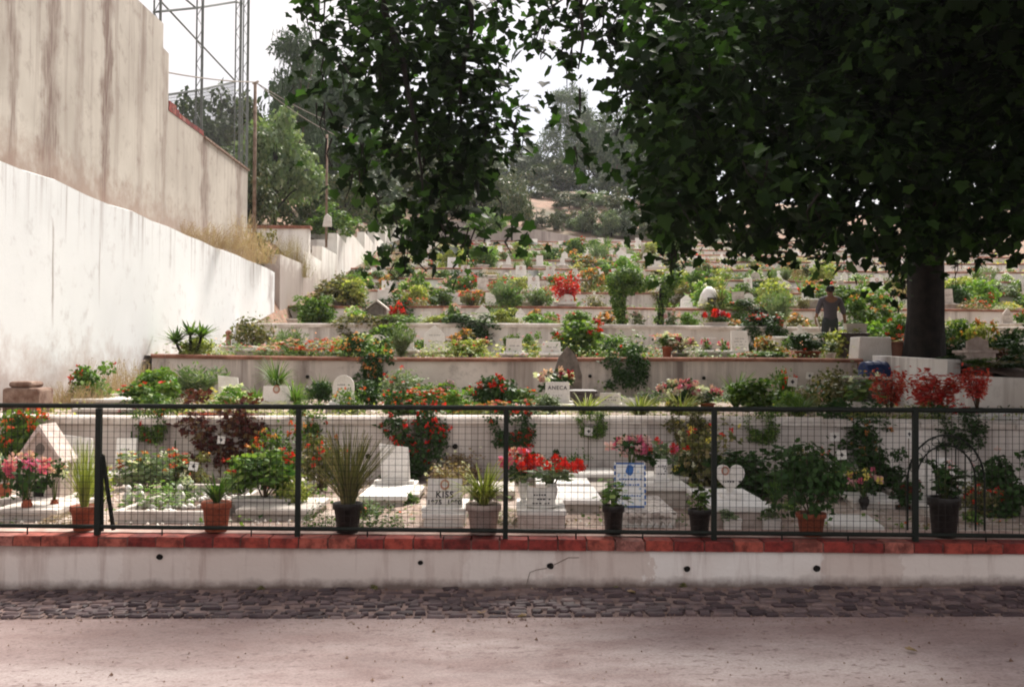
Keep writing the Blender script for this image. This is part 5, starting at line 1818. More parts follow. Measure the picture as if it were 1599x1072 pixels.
P('redplant', 886, 430, 40, 4, 30.2, 'vivid red flowering bush above a white stone', lc='red', fc='scarlet', var=0)
G(886, 482, 26, 4, .4, 6, 'white scrolled stone under the vivid red bush', head='round', hwp=22, hhp=12, hy=.3, Y=29.95)
P('dense', 793, 476, 44, 3, 25.0, 'yellow-green mound of groundcover on the third wall top', lc='yellow_green')
P('dense', 903, 478, 44, 3, 25.0, 'rounded yellow-green bush right of centre on the third wall top', lc='bright_green', fc='red', nf=3)
P('bush', 845, 484, 50, 3, 25.2, 'fresh green low bush between two yellow-green mounds', lc='bright_green')
P('tiny', 868, 484, 26, 3, 25.4, 'pink-tinged small plant on the third wall top', lc='dry', fc='pink', nf=10)
P('bush', 680, 488, 44, 3, 25.2, 'pale lime plants at centre left of the third wall top', lc='yellow_green')
P('bush', 632, 500, 30, 3, 24.6, 'white flowering plant under the red flower head', lc='grey_green', fc='cream', nf=12)
P('bouquet', 990, 486, 32, 3, 24.2, 'white bowl of small flowers inside the ivy arch', lc='grey_green', fc=('cream', 'pink'), nf=14)
P('bouquet', 1050, 482, 26, 3, 24.4, 'grey leafy bowl right of the ivy arch', lc='grey_green', fc='pink', nf=10)
P('bush', 1080, 482, 30, 3, 24.6, 'fresh green bush right of the ivy arch', lc='bright_green')
P('bouquet', 1118, 485, 46, 3, 24.2, 'trough of dense crimson flowers on the white coping', lc='dark_green', fc=('red', 'crimson'), nf=40, pot='white_plastic', style='trough', pwp=38, php=9, d_=.5)
P('geranium', 1219, 487, 20, 3, 24.3, 'small terracotta pot on the coping left of the man', lc='green', pot='terracotta', pwp=12, php=14)
P('strap', 1125, 445, 30, 4, 30.0, 'dark spiky tuft beside a bright white cone', lc='olive')
t = thing('white_kiln_tomb', 'bright white rounded tomb left of the spiky tuft', 'tomb', LOC(1108, 4, 30.3)); MB().lathe([(.32, 0), (.33, .2), (.27, .45), (.16, .64), (.05, .7)], 20).build('body', 'white_marble', t, smooth=True); MB().box(-.12, .12, -.38, -.3, 0, .35).build('doorway', 'dark_granite', t)
P('bush', 1320, 435, 60, 4, 30.3, 'large leafy bush above the right shoulder of the man', lc='green')
P('bush', 1365, 440, 60, 4, 31.0, 'pale leafy bush right of the large one behind the man', lc='bright_green')
G(1274, 448, 36, 4, .8, 16, 'broad bright white grave left of the head of the man', head='rect', hwp=26, hhp=14, Y=30.3)

# ---- scattered fill on the upper terraces
AUTO = []
FILLED = []
rg = random.Random(21)
def free(x, y, r_):
    for (a, b, q) in FILLED:
        if abs(a - x) < (r_ + q) * .42 and abs(b - y) < .8:
            return False
    FILLED.append((x, y, r_))
    return True
def hidden(px, py, k):
    if k in (3, 4) and 940 < px < 1068: return True
    if px > 1050 and py < 398: return True
    if px > 1410 and px < 1480: return True
    if px > 1290 and py < 408: return True
    if 600 < px < 790 and py < 372: return True
    return False
heads = ['rect', 'rect', 'round', 'slope', 'cross', 'gable', None, None]
pk = [('bush', 'green', None), ('bush', 'bright_green', None), ('loose', 'olive', None), ('bush', 'yellow_green', None), ('fine', 'grey_green', None), ('bush', 'dark_green', None), ('mat', 'green', 'scarlet'), ('bush', 'green', 'red'),
      ('tiny', 'green', 'pink'), ('tiny', 'bright_green', 'cream'), ('mat', 'yellow_green', 'yellow'), ('weeds', 'dry', None), ('tiny', 'olive', 'orange'), ('strap', 'green', None), ('mat', 'dry', 'scarlet')]
LCN = {'green': 'mid-green', 'bright_green': 'bright green', 'olive': 'olive', 'yellow_green': 'yellow-green', 'grey_green': 'grey-green', 'dark_green': 'dark green', 'dry': 'dry brown'}
KN = {'bush': 'shrub', 'loose': 'loose shrub', 'fine': 'feathery shrub', 'mat': 'low plant', 'tiny': 'tuft', 'weeds': 'weeds', 'strap': 'spiky clump'}
HN = {'rect': 'square headstone', 'round': 'round-topped headstone', 'slope': 'slanting headstone', 'cross': 'stone cross', 'gable': 'gabled headstone', None: 'flat slab only'}
for k in range(2, 12):
    y0, y1 = WY[k], WY[k + 1]
    rowsY = [y0 + .75, y0 + 2.4] if k < 4 else [y0 + .6, y0 + 2.3]
    for ri, yy in enumerate(rowsY):
        x = xwall(yy) + 1.0 + rg.random() * .6
        xe = xr(k) - .6
        while x < xe:
            w_ = rg.uniform(.38, .8)
            px, py = proj((x, yy, zg(k) + .3))
            if (k > 3 or ri == 1) and -20 < px < 1620 and not hidden(px, py, k) and rg.random() < (.9 if k > 3 else .6) and len([1 for a in AUTO if a[0] == 'g']) < 235:
                h = rg.choice(heads)
                dp = rg.uniform(.8, 1.3)
                hgt = rg.uniform(.04, .24)
                m_ = rg.choice(['white_marble', 'white_marble', 'white_marble', 'worn_marble'])
                g = grave(Vector((x, yy + rg.uniform(-.2, .2), zg(k))), w_, dp, hgt, '', head=h, hw=w_ * rg.uniform(.45, .7), hh=rg.uniform(.28, .5), hy=rg.uniform(.1, .8), mat=m_, base=rg.choice(['white_marble', 'worn_marble', 'pink_stone']), lean=rg.uniform(0, .25), seed=k, rz=rg.uniform(-.14, .14), rows=(rg.choice([2, 3, 4]) if h in ('rect', 'round', 'gable') and k < 7 else 0), photo=(h in ('rect', 'round') and rg.random() < .35 and k < 7))
                AUTO.append(('g', k, px, g, ('white' if m_ == 'white_marble' else 'weathered') + (' grave with ' if h else ' grave, ') + HN[h]))
                FILLED.append((x, yy, w_ * .5))
            x += w_ + rg.uniform(.3, 1.3)
        # plants between
        n = int((xe + 6.7) * (3.4 if k > 3 else 1.3))
        for i in range(n):
            x = rg.uniform(xwall(yy) + .5, xe)
            kind, lc, fc = rg.choice(pk)
            ww = rg.uniform(.45, 1.15) * (1.35 if kind in ('bush', 'fine') else 1)
            hh = ww * rg.uniform(.7, 1.05) * (.45 if kind == 'mat' else 1)
            yq = yy + rg.choice([-.35, .9, 1.3]) + rg.uniform(-.1, .1)
            px, py = proj((x, yq, zg(k) + hh))
            if not (-20 < px < 1620) or hidden(px, py, k): continue
            if k in (2, 3) and ri == 0: continue
            if len(AUTO) > 640: continue
            if not free(x, yq, ww * .6): continue
            o = plant(kind, Vector((x, yq, zg(k))), ww, hh, '', lc=lc, fc=fc, nf=14, var=rg.randrange(3))
            FCN = {'scarlet': ' with scarlet flowers', 'red': ' with red flowers', 'pink': ' with pink flowers', 'cream': ' with white flowers', 'yellow': ' with yellow flowers', 'orange': ' with orange flowers', None: ''}
            AUTO.append(('p', k, px, o, LCN[lc] + ' ' + KN[kind] + FCN[fc]))
for k in range(4, 10):
    for q in range(5 if k < 7 else 4):
        x = rg.uniform(-6, 9 if k < 7 else 14)
        px, py = proj((x, WY[k], WZ[k]))
        if hidden(px, py, k) or not (0 < px < 1600): continue
        lc, fc = rg.choice([('green', None), ('olive', None), ('dark_green', 'scarlet'), ('green', 'red'), ('bright_green', None), ('grey_green', 'pink')])
        ww = rg.uniform(.7, 1.6)
        o = plant('hang', Vector((x, WY[k] - .02, WZ[k] + .03)), ww, rg.uniform(.5, .9), '', lc=lc, fc=fc, nf=24, var=rg.randrange(3))
        AUTO.append(('p', k, px, o, LCN[lc] + ' trailing shrub' + FCN[fc]))
# the front edges of the second and third terraces are crowded in the photograph
for k, n in ((1, 16), (2, 20), (3, 24)):
    for q in range(n):
        Yq = WY[k] + rg.uniform(.5, 4.6)
        x = rg.uniform(xwall(Yq) + .5, 6.0 if k < 3 else 12)
        px, py = proj((x, Yq, zg(k)))
        if not (0 < px < 1600) or hidden(px, py, k) or (k == 2 and 1240 < px < 1400) or (k == 1 and (px > 1370 or 815 < px < 990 or 500 < px < 560)): continue
        kind, lc, fc = rg.choice(pk[:11])
        ww = rg.uniform(.4, .9); hh = ww * rg.uniform(.6, .9) * (.5 if kind == 'mat' else 1)
        if not free(x, Yq, ww * .5): continue
        o = plant(kind, Vector((x, Yq, zg(k))), ww, hh, '', lc=lc, fc=fc, nf=18, var=rg.randrange(3))
        AUTO.append(('p', k, px, o, LCN[lc] + ' ' + KN[kind] + FCN[fc]))
NTH = ['', 'second ', 'third ', 'fourth ', 'fifth ', 'sixth ', 'seventh ', 'eighth ', 'ninth ', 'tenth ', 'eleventh ', 'twelfth ', 'thirteenth ', 'fourteenth ', 'fifteenth ', 'sixteenth ', 'seventeenth ', 'eighteenth ']
from collections import defaultdict
byk = defaultdict(list)
for a in AUTO:
    byk[(a[4], a[1])].append(a)
for (desc, k), lst in byk.items():
    lst.sort(key=lambda q: q[2])
    for i, a in enumerate(lst):
        place = '' if len(lst) == 1 else (', leftmost' if i == 0 else (', rightmost' if i == len(lst) - 1 else ', %sfrom left' % NTH[i]))
        a[3]['label'] = '%s on the %s terrace up%s' % (desc, ORD[k], place)
        a[3]['group'] = ('graves on the %s terrace' if a[0] == 'g' else 'plants on the %s terrace') % ORD[k]
# ground cover nobody could count: creeping green, dead leaves, gravel
def cover(name, k, n, mat, hmax, size, thr, seed, yr=None, xr_=None, blossom=False):
    r = np.random.default_rng(seed)
    y0, y1 = (yr or (WY[k] + (.5 if k == 0 else .25), WY[k + 1] - .05))
    x0, x1 = (xr_ or (xwall(y0) + .05, xr(k)))
    N_ = n * 5
    X = r.uniform(x0, x1, N_); Yy = r.uniform(y0, y1, N_)
    val = np.array([mn.noise(Vector((a * 1.3 + seed, b * 1.3, seed * 3.1))) for a, b in zip(X, Yy)]) + r.normal(0, .06, N_)
    keep = val > thr
    X, Yy, val = X[keep][:n], Yy[keep][:n], val[keep][:n]
    m_ = len(X)
    if m_ < 3: return
    hh = np.clip((val - thr) * 3, .05, 1) * hmax * r.random(m_)
    P_ = np.stack([X, Yy, zg(k) + .012 + hh], 1)
    up = np.tile(np.array([0, 0, 1.0]), (m_, 1))
    if blossom:
        polys = leaf_polys(P_, *frames(r, m_, up, 1), r.uniform(.6, 1.3, m_) * size, PETAL)
        o = ob(name, np_mesh(name, polys, 5, mat))
    else:
        polys = leaf_polys(P_, *frames(r, m_, up, .8), r.uniform(.6, 1.3, m_) * size)
        o = ob(name, np_mesh(name, polys, 4, mat))
    o['kind'] = 'stuff'; o['label'] = label_c[name]
    return o
label_c = {'ground_cover': 'creeping green ground cover between the graves', 'dry_litter': 'dry leaves and dead stalks lying between the graves', 'blossom_cover': 'scattered small blossoms among the graves', 'gravel': 'loose pale gravel on the grave terraces'}
for k in range(0, 12):
    s_ = 1 if k < 2 else (1.5 if k < 5 else 2.4)
    cover('ground_cover', k, 2600 if k else 1500, ['green', 'olive', 'yellow_green', 'green', 'bright_green', 'olive'][k % 6], .1 if k < 2 else .35, .05 * s_, .12 if k < 2 else .02, k)
    cover('ground_cover', k, 1800 if k else 800, ['bright_green', 'yellow_green', 'grey_green', 'olive'][k % 4], .06 if k < 2 else .3, .05 * s_, .2 if k < 2 else .12, k + 40)
    cover('dry_litter', k, 1400, 'dry', .02, .035 * s_, -.1, k + 20)
    cover('blossom_cover', k, 120 if k < 2 else 420, ['scarlet', 'pink', 'orange', 'red'][k % 4], .12 if k < 2 else .45, .035 * s_, .22, k + 60, blossom=True)
    if k > 1: cover('blossom_cover', k, 420, ['cream', 'yellow', 'red'][k % 3], .45, .04 * s_, .1, k + 80, blossom=True)
# plants rooted at the wall edges: weeds along the foot of the second, third walls
cover('ground_cover', 1, 1600, 'green', .3, .06, -.02, 91, yr=(16.3, 17.3), xr_=(-6, 6))
cover('ground_cover', 0, 700, 'olive', .14, .045, .05, 92, yr=(10.5, 11.1), xr_=(-5.5, 6))
cover('ground_cover', 1, 1500, 'yellow_green', .12, .045, .0, 93, yr=(11.35, 12.2), xr_=(-5.5, 6))
cover('ground_cover', 2, 1500, 'green', .25, .06, .0, 94, yr=(17.65, 18.6), xr_=(-6.3, 6))
rgv = np.random.default_rng(3)
for k, n in ((0, 2600), (1, 2200)):
    X = rgv.uniform(-6, 7, n); Yy = rgv.uniform(WY[k] + .5, WY[k + 1] - .1, n)
    s_ = rgv.uniform(.006, .02, n)
    T4 = np.array([(1, 0, -.3), (-.5, .87, -.3), (-.5, -.87, -.3), (0, 0, .8)])
    rot = rgv.uniform(0, 6, n)
    V = np.stack([np.stack([X + s_ * (np.cos(rot) * q[0] - np.sin(rot) * q[1]), Yy + s_ * (np.sin(rot) * q[0] + np.cos(rot) * q[1]), zg(k) + .012 + s_ * q[2]], 1) for q in T4], 1).reshape(-1, 3)
    base = np.arange(n)[:, None] * 4
    Fs = np.concatenate([base + np.array([[0, 1, 3]]), base + np.array([[1, 2, 3]]), base + np.array([[2, 0, 3]])])
    o = ob('gravel', idx_mesh('gravel', V, Fs, 'worn_marble')); o['kind'] = 'stuff'; o['label'] = label_c['gravel']
# a few weeds and small graves in the gaps of the two front terraces
small = [(0, 60, 9.9), (0, 400, 9.9), (0, 560, 8.6), (0, 640, 9.2), (0, 760, 9.6), (0, 925, 8.9), (0, 1085, 10.2), (0, 1235, 8.9), (0, 1290, 9.9), (0, 1410, 9.4), (0, 1520, 8.3)]
adjs = ['beside the kennel tomb', 'behind the white trough', 'right of the tall reeds', 'left of the KISS headstone', 'behind the spider plant', 'left of the tiled grave', 'left of the heart grave', 'right of the heart grave', 'behind the lying white slab', 'left of the iron arch', 'right of the iron arch']
for (k, px, Y), ad in zip(small, adjs):
    plant('tiny', LOC(px, k, Y), .22, .14, 'tiny green weed tuft on the earth ' + ad, lc='green', group='weed tufts between the front graves')
for (px, Y, w_, lab) in ((620, 9.3, 60, 'worn stone border slab left of the KISS grave'), (770, 9.6, 60, 'worn slab in the dust behind the spider plant'), (455, 9.9, 50, 'plain slab between the trough and the second post'), (1100, 9.3, 60, 'cream slab behind the small black pot'), (930, 9.6, 50, 'cream slab behind the bright geranium'), (1440, 9.6, 60, 'shaded slab behind the fifth post'), (40, 8.2, 90, 'pale kerb slab at the left edge near the fence'), (430, 8.3, 110, 'long pale paving slab behind the second post')):
    grave(LOC(px, 0, Y), w_ * Y / F, .7, .04, lab, head=None, mat='worn_marble')
P('weeds', 365, 335, 90, 3, 26.0, 'dry brown weeds on the ledge at the end of the beige wall', z=4.2, lc='dry_pink', d_=1.5, name='dry_weeds')
P('bush', 412, 350, 44, 3, 29.0, 'dusty green bush at the corner of the beige wall', z=4.2, lc='olive')
P('weeds', 452, 368, 46, 3, 32.0, 'golden dry grass on top of the stepped white wall', z=4.3, lc='dry', d_=.7, var=2)
P('weeds', 300, 345, 110, 3, 22.0, 'sparse dry stalks along the ledge below the beige wall', z=4.13, lc='dry_pink', d_=.45, var=1)
# ------------------------------------------------------------------ net tower, poles and wires behind the beige wall
t = thing('net_tower', 'tall galvanized lattice frame carrying a dark safety net', 'tower', (-8.2, 25, 4))
def lat(px_, Y, zb, zt, w_=.16):
    p = pt(px_, 100, Y)
    mb = MB()
    x0, y0 = p.x - t.location.x, Y - 25
    for dx, dy in ((0, 0), (w_, 0), (w_ * .5, w_)):
        mb.tube([(x0 + dx, y0 + dy, zb), (x0 + dx, y0 + dy, zt)], .022, 5)
    z = zb; s = 0
    while z < zt - .3:
        mb.tube([(x0 + (0 if s else w_), y0, z), (x0 + (w_ if s else 0), y0, z + .3)], .01, 4)
        z += .3; s = 1 - s
    mb.build('lattice_post', 'dark_steel', t)
    return x0, y0
A = lat(307, 25.0, 0, 9)
B = lat(368, 28.0, 0, 9)
C = lat(240, 23.0, 0, 9)
D = lat(380, 29.5, 0, 9)
def zz(py, Y): return pt(300, py, Y).z - 4
def bar2(a, b, za, zb, r=.03, nm='beam'):
    MB().tube([(a[0], a[1] - .03, za), (b[0], b[1] - .03, zb)], r, 5).build(nm, 'dark_steel', t)
bar2(C, A, zz(20, 23), zz(13, 25)); bar2(A, B, zz(13, 25), zz(3, 28)); bar2(C, A, zz(152, 23), zz(142, 25)); bar2(A, B, zz(142, 25), zz(128, 28))
bar2(B, D, zz(3, 28), zz(6, 29.5)); 
bar2(C, B, zz(-8, 23), zz(126, 28), .025, 'brace')
bar2(C, A, zz(-40, 23), zz(14, 25), .025, 'brace')
# net
mb = MB()
for (a, b, za, zb) in ((C, A, zz(152, 23), zz(142, 25)), (A, B, zz(142, 25), zz(128, 28))):
    a = Vector((a[0], a[1], 0)); b = Vector((b[0], b[1], 0))
    n = int((b - a).length / .07)
    for i in range(n + 1):
        p = a + (b - a) * i / n; zt = za + (zb - za) * i / n
        mb.tube([(p.x, p.y, 0), (p.x, p.y, zt)], .006, 3, cap=False)
    m_ = 50
    for j in range(m_ + 1):
        u = j / m_
        mb.tube([(a.x, a.y, za * u), (b.x, b.y, zb * u)], .006, 3, cap=False)
mb.build('net', 'net_cord', t)

Yp = 27.6
b0 = pt(398, 330, Yp); tp = pt(399, 128, Yp)
t = thing('wooden_pole', 'thin wooden pole with wires at the end of the beige wall', 'pole', (b0.x, Yp, 4.1))
MB().tube([(0, 0, 0), (tp.x - b0.x, 0, tp.z - 4.1)], [.055, .045], 8).build('shaft', 'wood_pole', t, smooth=True)
MB().tube([(tp.x - b0.x - .08, 0, tp.z - 4.1 - .05), (tp.x - b0.x + .1, 0, tp.z - 4.1 + .02)], .03, 6).build('insulator', 'worn_marble', t)
def wire(a, b, sag, r, label):
    n = 18
    pts = [a + (b - a) * i / n - Vector((0, 0, 4 * sag * (i / n) * (1 - i / n))) for i in range(n + 1)]
    return tag(MB().tube(pts, r, 5).build('overhead_wire', 'cable', None), label, 'wire')
wire(pt(-120, 2, 12.5), tp, .25, .017, 'pale cable drooping across the beige wall to the wooden pole')
wire(tp, pt(560, 205, 33), .15, .012, 'upper of two thin wires from the pole into the leaves')
wire(tp, pt(560, 225, 33.5), .2, .012, 'lower of two thin wires from the pole into the leaves')
Yp = 33.4
b0 = pt(510, 372, Yp); tp = pt(511, 210, Yp)
t = thing('iron_pole', 'thin dark iron pole with a small white lamp box above the stepped wall', 'pole', (b0.x, Yp, b0.z - .3))
MB().tube([(0, 0, 0), (tp.x - b0.x, 0, tp.z - b0.z + .3)], .04, 8).build('shaft', 'wood_pole', t, smooth=True)
q = pt(512, 345, Yp)
MB().prism([(-.16, -.2), (.16, -.2), (.14, .12), (.0, .24), (-.1, .14)], -.1, -.02).build('lamp_box', 'white_plastic', t, loc=(q.x - b0.x, 0, q.z - b0.z + .3), bevel=.02)

# ------------------------------------------------------------------ fence panels at the right
t = thing('panel_fence', 'tall tan board panel at the right edge of the hillside', 'fence', LOC(1540, 4, 41))
p0 = pt(1520, 460, 41); p1 = pt(1548, 425, 41)
MB().box(p0.x - t.location.x, p1.x - t.location.x, 0, .08, 0, p1.z - t.location.z).build('panel', 'fence_wood', t)
t2 = thing('rail_fence', 'grey corrugated fence with pale top rail rising to the right edge', 'fence', LOC(1560, 4, 40))
mb = MB(); rl = MB()
for i in range(6):
    Ya, Yb = 40 - i * 1.1, 38.9 - i * 1.1
    a = pt(1555 + i * 16, 450 - i * 4, Ya) - t2.location; b = pt(1571 + i * 16, 446 - i * 4, Yb) - t2.location
    mb.add([(a.x, a.y, 0), (b.x - .03, b.y, 0), (b.x - .03, b.y, b.z), (a.x, a.y, a.z), (a.x, a.y + .06, a.z), (b.x - .03, b.y + .06, b.z)], [(0, 1, 2, 3), (3, 2, 5, 4)])
    rl.tube([a, b], .07, 6)
mb.build('panel', 'galvanized', t2); rl.build('top_rail', 'white_marble', t2)
t3 = thing('gate_pier', 'slim brick pier left of the tan board panel', 'pier', LOC(1514, 4, 41.5))
MB().box(-.18, .18, 0, .36, 0, pt(1514, 432, 41.5).z - zg(4)).build('shaft', 'coping_red', t3); MB().box(-.22, .22, -.04, .4, pt(1514, 432, 41.5).z - zg(4) + .001, pt(1514, 432, 41.5).z - zg(4) + .08).build('cap', 'worn_marble', t3)

# ------------------------------------------------------------------ background trees
def tree_mesh(seed, n, ls, kind):
    rng = np.random.default_rng(seed)
    cl = []
    if kind == 'broad':
        for i in range(46):
            a = rng.random() * 2 * PI; r = rng.random() ** .5 * .36
            h = .3 + .6 * rng.random() * (1 - (r / .5) ** 2)
            s = rng.uniform(.06, .12)
            cl.append((r * math.cos(a), r * math.sin(a), h, s, s, s * .7))
    elif kind == 'low':
        for i in range(36):
            a = rng.random() * 2 * PI; r = rng.random() ** .5 * .42
            h = .08 + .8 * rng.random() * (1 - (r / .5) ** 2 * .8)
            s = rng.uniform(.06, .13)
            cl.append((r * math.cos(a), r * math.sin(a), h, s, s, s * .8))
    elif kind == 'pine':
        for i in range(30):
            a = rng.random() * 2 * PI; r = rng.random() ** .6 * .42
            h = rng.choice([.5, .62, .74, .86, .95]) + rng.uniform(-.04, .04)
            r *= 1.15 - h * .5
            s = rng.uniform(.08, .15)
            cl.append((r * math.cos(a), r * math.sin(a), h, s, s, s * .38))
    cl = np.array(cl)
    P_, d = clump_points(rng, n, cl, .65)
    P_ += rng.normal(0, .012, P_.shape)
    t, b, nn = frames(rng, n, d, .5, .9)
    T = LEAFQ if kind != 'pine' else np.array([(0, 0, 0), (.12, .5, 0), (0, 1, 0), (-.12, .5, 0)])
    return leaf_polys(P_, t, b, nn, rng.uniform(.6, 1.3, n) * ls, T), cl
def bg_tree(name, px, ytop, ybase, wpx, Y, kind, mat, label, var=0, cat='tree', group=None, trunkmat='bark'):
    base = pt(px, ybase, Y)
    h = pt(px, ytop, Y).z - base.z
    w_ = wpx * Y / F
    o = thing(name, label, cat, base, RND.uniform(0, 6), group)
    polys, cl = cached(('treep', kind, var), lambda: tree_mesh(var + 3, 5200 if kind != 'low' else 3600, {'broad': .042, 'low': .05, 'pine': .055}[kind], kind))
    me = cached(('treem', kind, var, mat), lambda: np_mesh('crown', polys, 4, mat))
    ob('crown', me, o, scale=(w_, w_, h))
    def tk():
        mb = MB(); r = .02
        mb.tube([(0, 0, -.15), (.01, 0, .2), (-.01, .01, .5), (0, 0, .8)], [r * 1.3, r, r * .7, r * .3], 8)
        for c_ in cl[:12]:
            z0 = max(.15, c_[2] * .55)
            mb.tube([(0, 0, z0), (c_[0] * .5, c_[1] * .5, (z0 + c_[2]) / 2 + .02), tuple(c_[:3])], [r * .5, r * .35, r * .15], 5)
        return mb.mesh('trunk', trunkmat, True)
    ob('trunk', cached(('trunkm', kind, var, trunkmat), tk), o, scale=(w_ * .8, w_ * .8, h))
    return o
bgt = [
 ('pine_tree', 505, 0, 380, 230, 58, 'broad', 'pine_needle', 'tall dark pine left of the hanging plane branches', 0),
 ('pine_tree', 465, 55, 370, 130, 52, 'pine', 'pine_needle', 'shorter dark pine just left of the tallest pine', 1),
 ('broad_tree', 342, 78, 420, 230, 62, 'broad', 'hazed_leaf', 'hazy round tree seen through the net tower', 0),
 ('broad_tree', 300, 130, 400, 150, 58, 'broad', 'hazed_leaf', 'hazy tree behind the left half of the net', 1),
 ('broad_tree', 428, 120, 385, 185, 38, 'broad', 'grey_green', 'grey-green tree right of the wooden pole', 2),
 ('broad_tree', 385, 200, 390, 120, 35, 'low', 'hill_leaf', 'dusty green thicket at the foot of the wooden pole', 0),
 ('broad_tree', 470, 240, 375, 110, 42, 'low', 'hill_leaf', 'thicket between the two poles', 1),
 ('bush', 520, 305, 372, 110, 41, 'low', 'green', 'bright leafy shrub behind the dark iron pole', 2),
 ('bush', 590, 300, 366, 120, 58, 'low', 'green', 'vine-like shrub trailing over the stepped white wall', 0),
 ('broad_tree', 560, 200, 370, 170, 60, 'broad', 'hazed_leaf', 'tree deep behind the left hanging branches', 1),
 ('broad_tree', 650, 210, 370, 170, 66, 'broad', 'hill_leaf', 'tree behind the middle of the hanging branches', 2),
 ('broad_tree', 740, 230, 360, 150, 74, 'broad', 'hill_leaf', 'tree behind the right of the hanging branches', 0),
 ('broad_tree', 800, 268, 372, 80, 66, 'broad', 'hill_leaf', 'small-crowned tree above the head wall', 2),
 ('small_tree', 757, 318, 378, 80, 61, 'broad', 'green', 'little tree with a bare brown trunk on the top terrace', 1),
 ('pine_tree', 850, 205, 310, 95, 108, 'broad', 'hazed_leaf', 'distant pine left of the hanging leaf strand', 2),
 ('pine_tree', 885, 140, 312, 100, 112, 'pine', 'hazed_leaf', 'tallest distant pine behind the leaf strand', 0),
 ('pine_tree', 920, 175, 312, 90, 108, 'pine', 'hazed_leaf', 'distant pine with visible leaning trunk', 1),
 ('pine_tree', 965, 120, 325, 110, 96, 'broad', 'hazed_leaf', 'pale distant pine at the edge of the big canopy', 2),
 ('broad_tree', 830, 225, 312, 70, 118, 'broad', 'hazed_leaf', 'round distant tree at the ridge', 2),
 ('broad_tree', 1010, 200, 330, 120, 90, 'broad', 'hazed_leaf', 'distant tree half hidden by the big canopy', 0),
 ('bush', 870, 292, 322, 80, 92, 'low', 'hill_leaf', 'low scrub on the ridge below the pines', 0),
 ('bush', 800, 262, 352, 62, 78, 'low', 'hill_leaf', 'dark round scrub at the left of the bare slope', 1),
 ('bush', 926, 305, 362, 60, 72, 'low', 'hill_leaf', 'scrub bush at the right of the bare slope', 2),
 ('bush', 876, 318, 350, 40, 75, 'low', 'hill_leaf', 'small scrub in the middle of the bare slope', 0),
 ('bush', 975, 310, 370, 70, 72, 'low', 'hazed_leaf', 'scrub above the right end of the head wall', 1),
 ('broad_tree', 790, 215, 325, 110, 110, 'broad', 'hill_leaf', 'dark tree at the left of the distant ridge', 1),
 ('broad_tree', 935, 190, 325, 120, 106, 'broad', 'hill_leaf', 'dark tree at the right of the distant ridge', 0),
 ('broad_tree', 870, 235, 322, 120, 102, 'broad', 'hill_leaf', 'wide dark tree in the middle of the distant ridge', 2),
 ('broad_tree', 1030, 180, 335, 150, 100, 'broad', 'hill_leaf', 'dark distant tree just behind the canopy edge', 1),
 ('broad_tree', 600, 170, 365, 190, 70, 'broad', 'hill_leaf', 'dark tree behind the stepped white wall', 0),
 ('broad_tree', 540, 235, 368, 130, 50, 'low', 'hill_leaf', 'thicket above the cross wall', 0),
 ('broad_tree', 385, 130, 390, 130, 48, 'broad', 'hill_leaf', 'dark tree between net tower and wooden pole', 1),
 ('bush', 850, 285, 318, 90, 90, 'low', 'hill_leaf', 'green scrub along the crest of the bare slope', 2),
 ('bush', 925, 288, 330, 90, 86, 'low', 'grey_green', 'grey-green scrub on the crest right of centre', 0),
 ('bush', 955, 322, 372, 60, 71.5, 'low', 'grey_green', 'grey scrub leaning over the head wall', 1),
 ('bush', 910, 315, 368, 64, 72.5, 'low', 'grey_green', 'tall grey-green scrub clump above the head wall', 2),
 ('bush', 868, 322, 362, 30, 72, 'low', 'hill_leaf', 'small dusty bush on the bare slope above the head wall', 0),
 ('bush', 1000, 318, 376, 70, 72.5, 'low', 'hill_leaf', 'dark scrub over the right part of the head wall', 1),
 ('bush', 838, 318, 358, 46, 73, 'low', 'hill_leaf', 'low scrub at the left of the bare slope by the head wall', 2),
 ('bush', 890, 296, 326, 60, 84, 'low', 'hill_leaf', 'dark scrub near the top of the bare slope', 1),
 ('bush', 990, 275, 345, 110, 80, 'low', 'hill_leaf', 'dark scrub patch right of the bare slope', 2),
 ('bush', 740, 285, 362, 130, 80, 'low', 'hill_leaf', 'dark scrub patch behind the little bare-trunked tree', 0),
 ('bush', 905, 322, 358, 60, 74, 'low', 'hill_leaf', 'scrub clump low on the bare slope', 1),
 ('broad_tree', 890, 215, 318, 90, 104, 'low', 'hazed_leaf', 'dark thicket under the tallest distant pine', 1),
 ('broad_tree', 820, 245, 320, 80, 98, 'low', 'hill_leaf', 'thicket at the left end of the ridge', 2),
 ('broad_tree', 950, 235, 325, 90, 99, 'low', 'hazed_leaf', 'thicket at the right end of the ridge', 0),
 ('broad_tree', 700, 180, 330, 200, 84, 'broad', 'hazed_leaf', 'broad tree high on the slope behind the hanging branches', 1),
 ('bush', 1545, 385, 452, 100, 62, 'low', 'hill_leaf', 'green scrub above the tan board panel', 2),
 ('bush', 1590, 390, 445, 90, 55, 'low', 'green', 'scrub above the rising fence at the right edge', 0),
 ('bush', 1490, 400, 455, 80, 60, 'low', 'hill_leaf', 'olive scrub just right of the trunk in the distance', 1),
 ('bush', 1340, 398, 440, 110, 56, 'low', 'hill_leaf', 'dusty scrub above the man', 0),
 ('bush', 1280, 405, 430, 70, 60, 'low', 'hazed_leaf', 'pale scrub left of the dusty scrub above the man', 1),
 ('bush', 1400, 400, 440, 70, 58, 'low', 'hill_leaf', 'scrub left of the trunk in the distance', 2),
 ('bush', 1560, 432, 466, 70, 34, 'low', 'grey_green', 'rounded grey-green shrub in front of the tan board panel', 1),
]
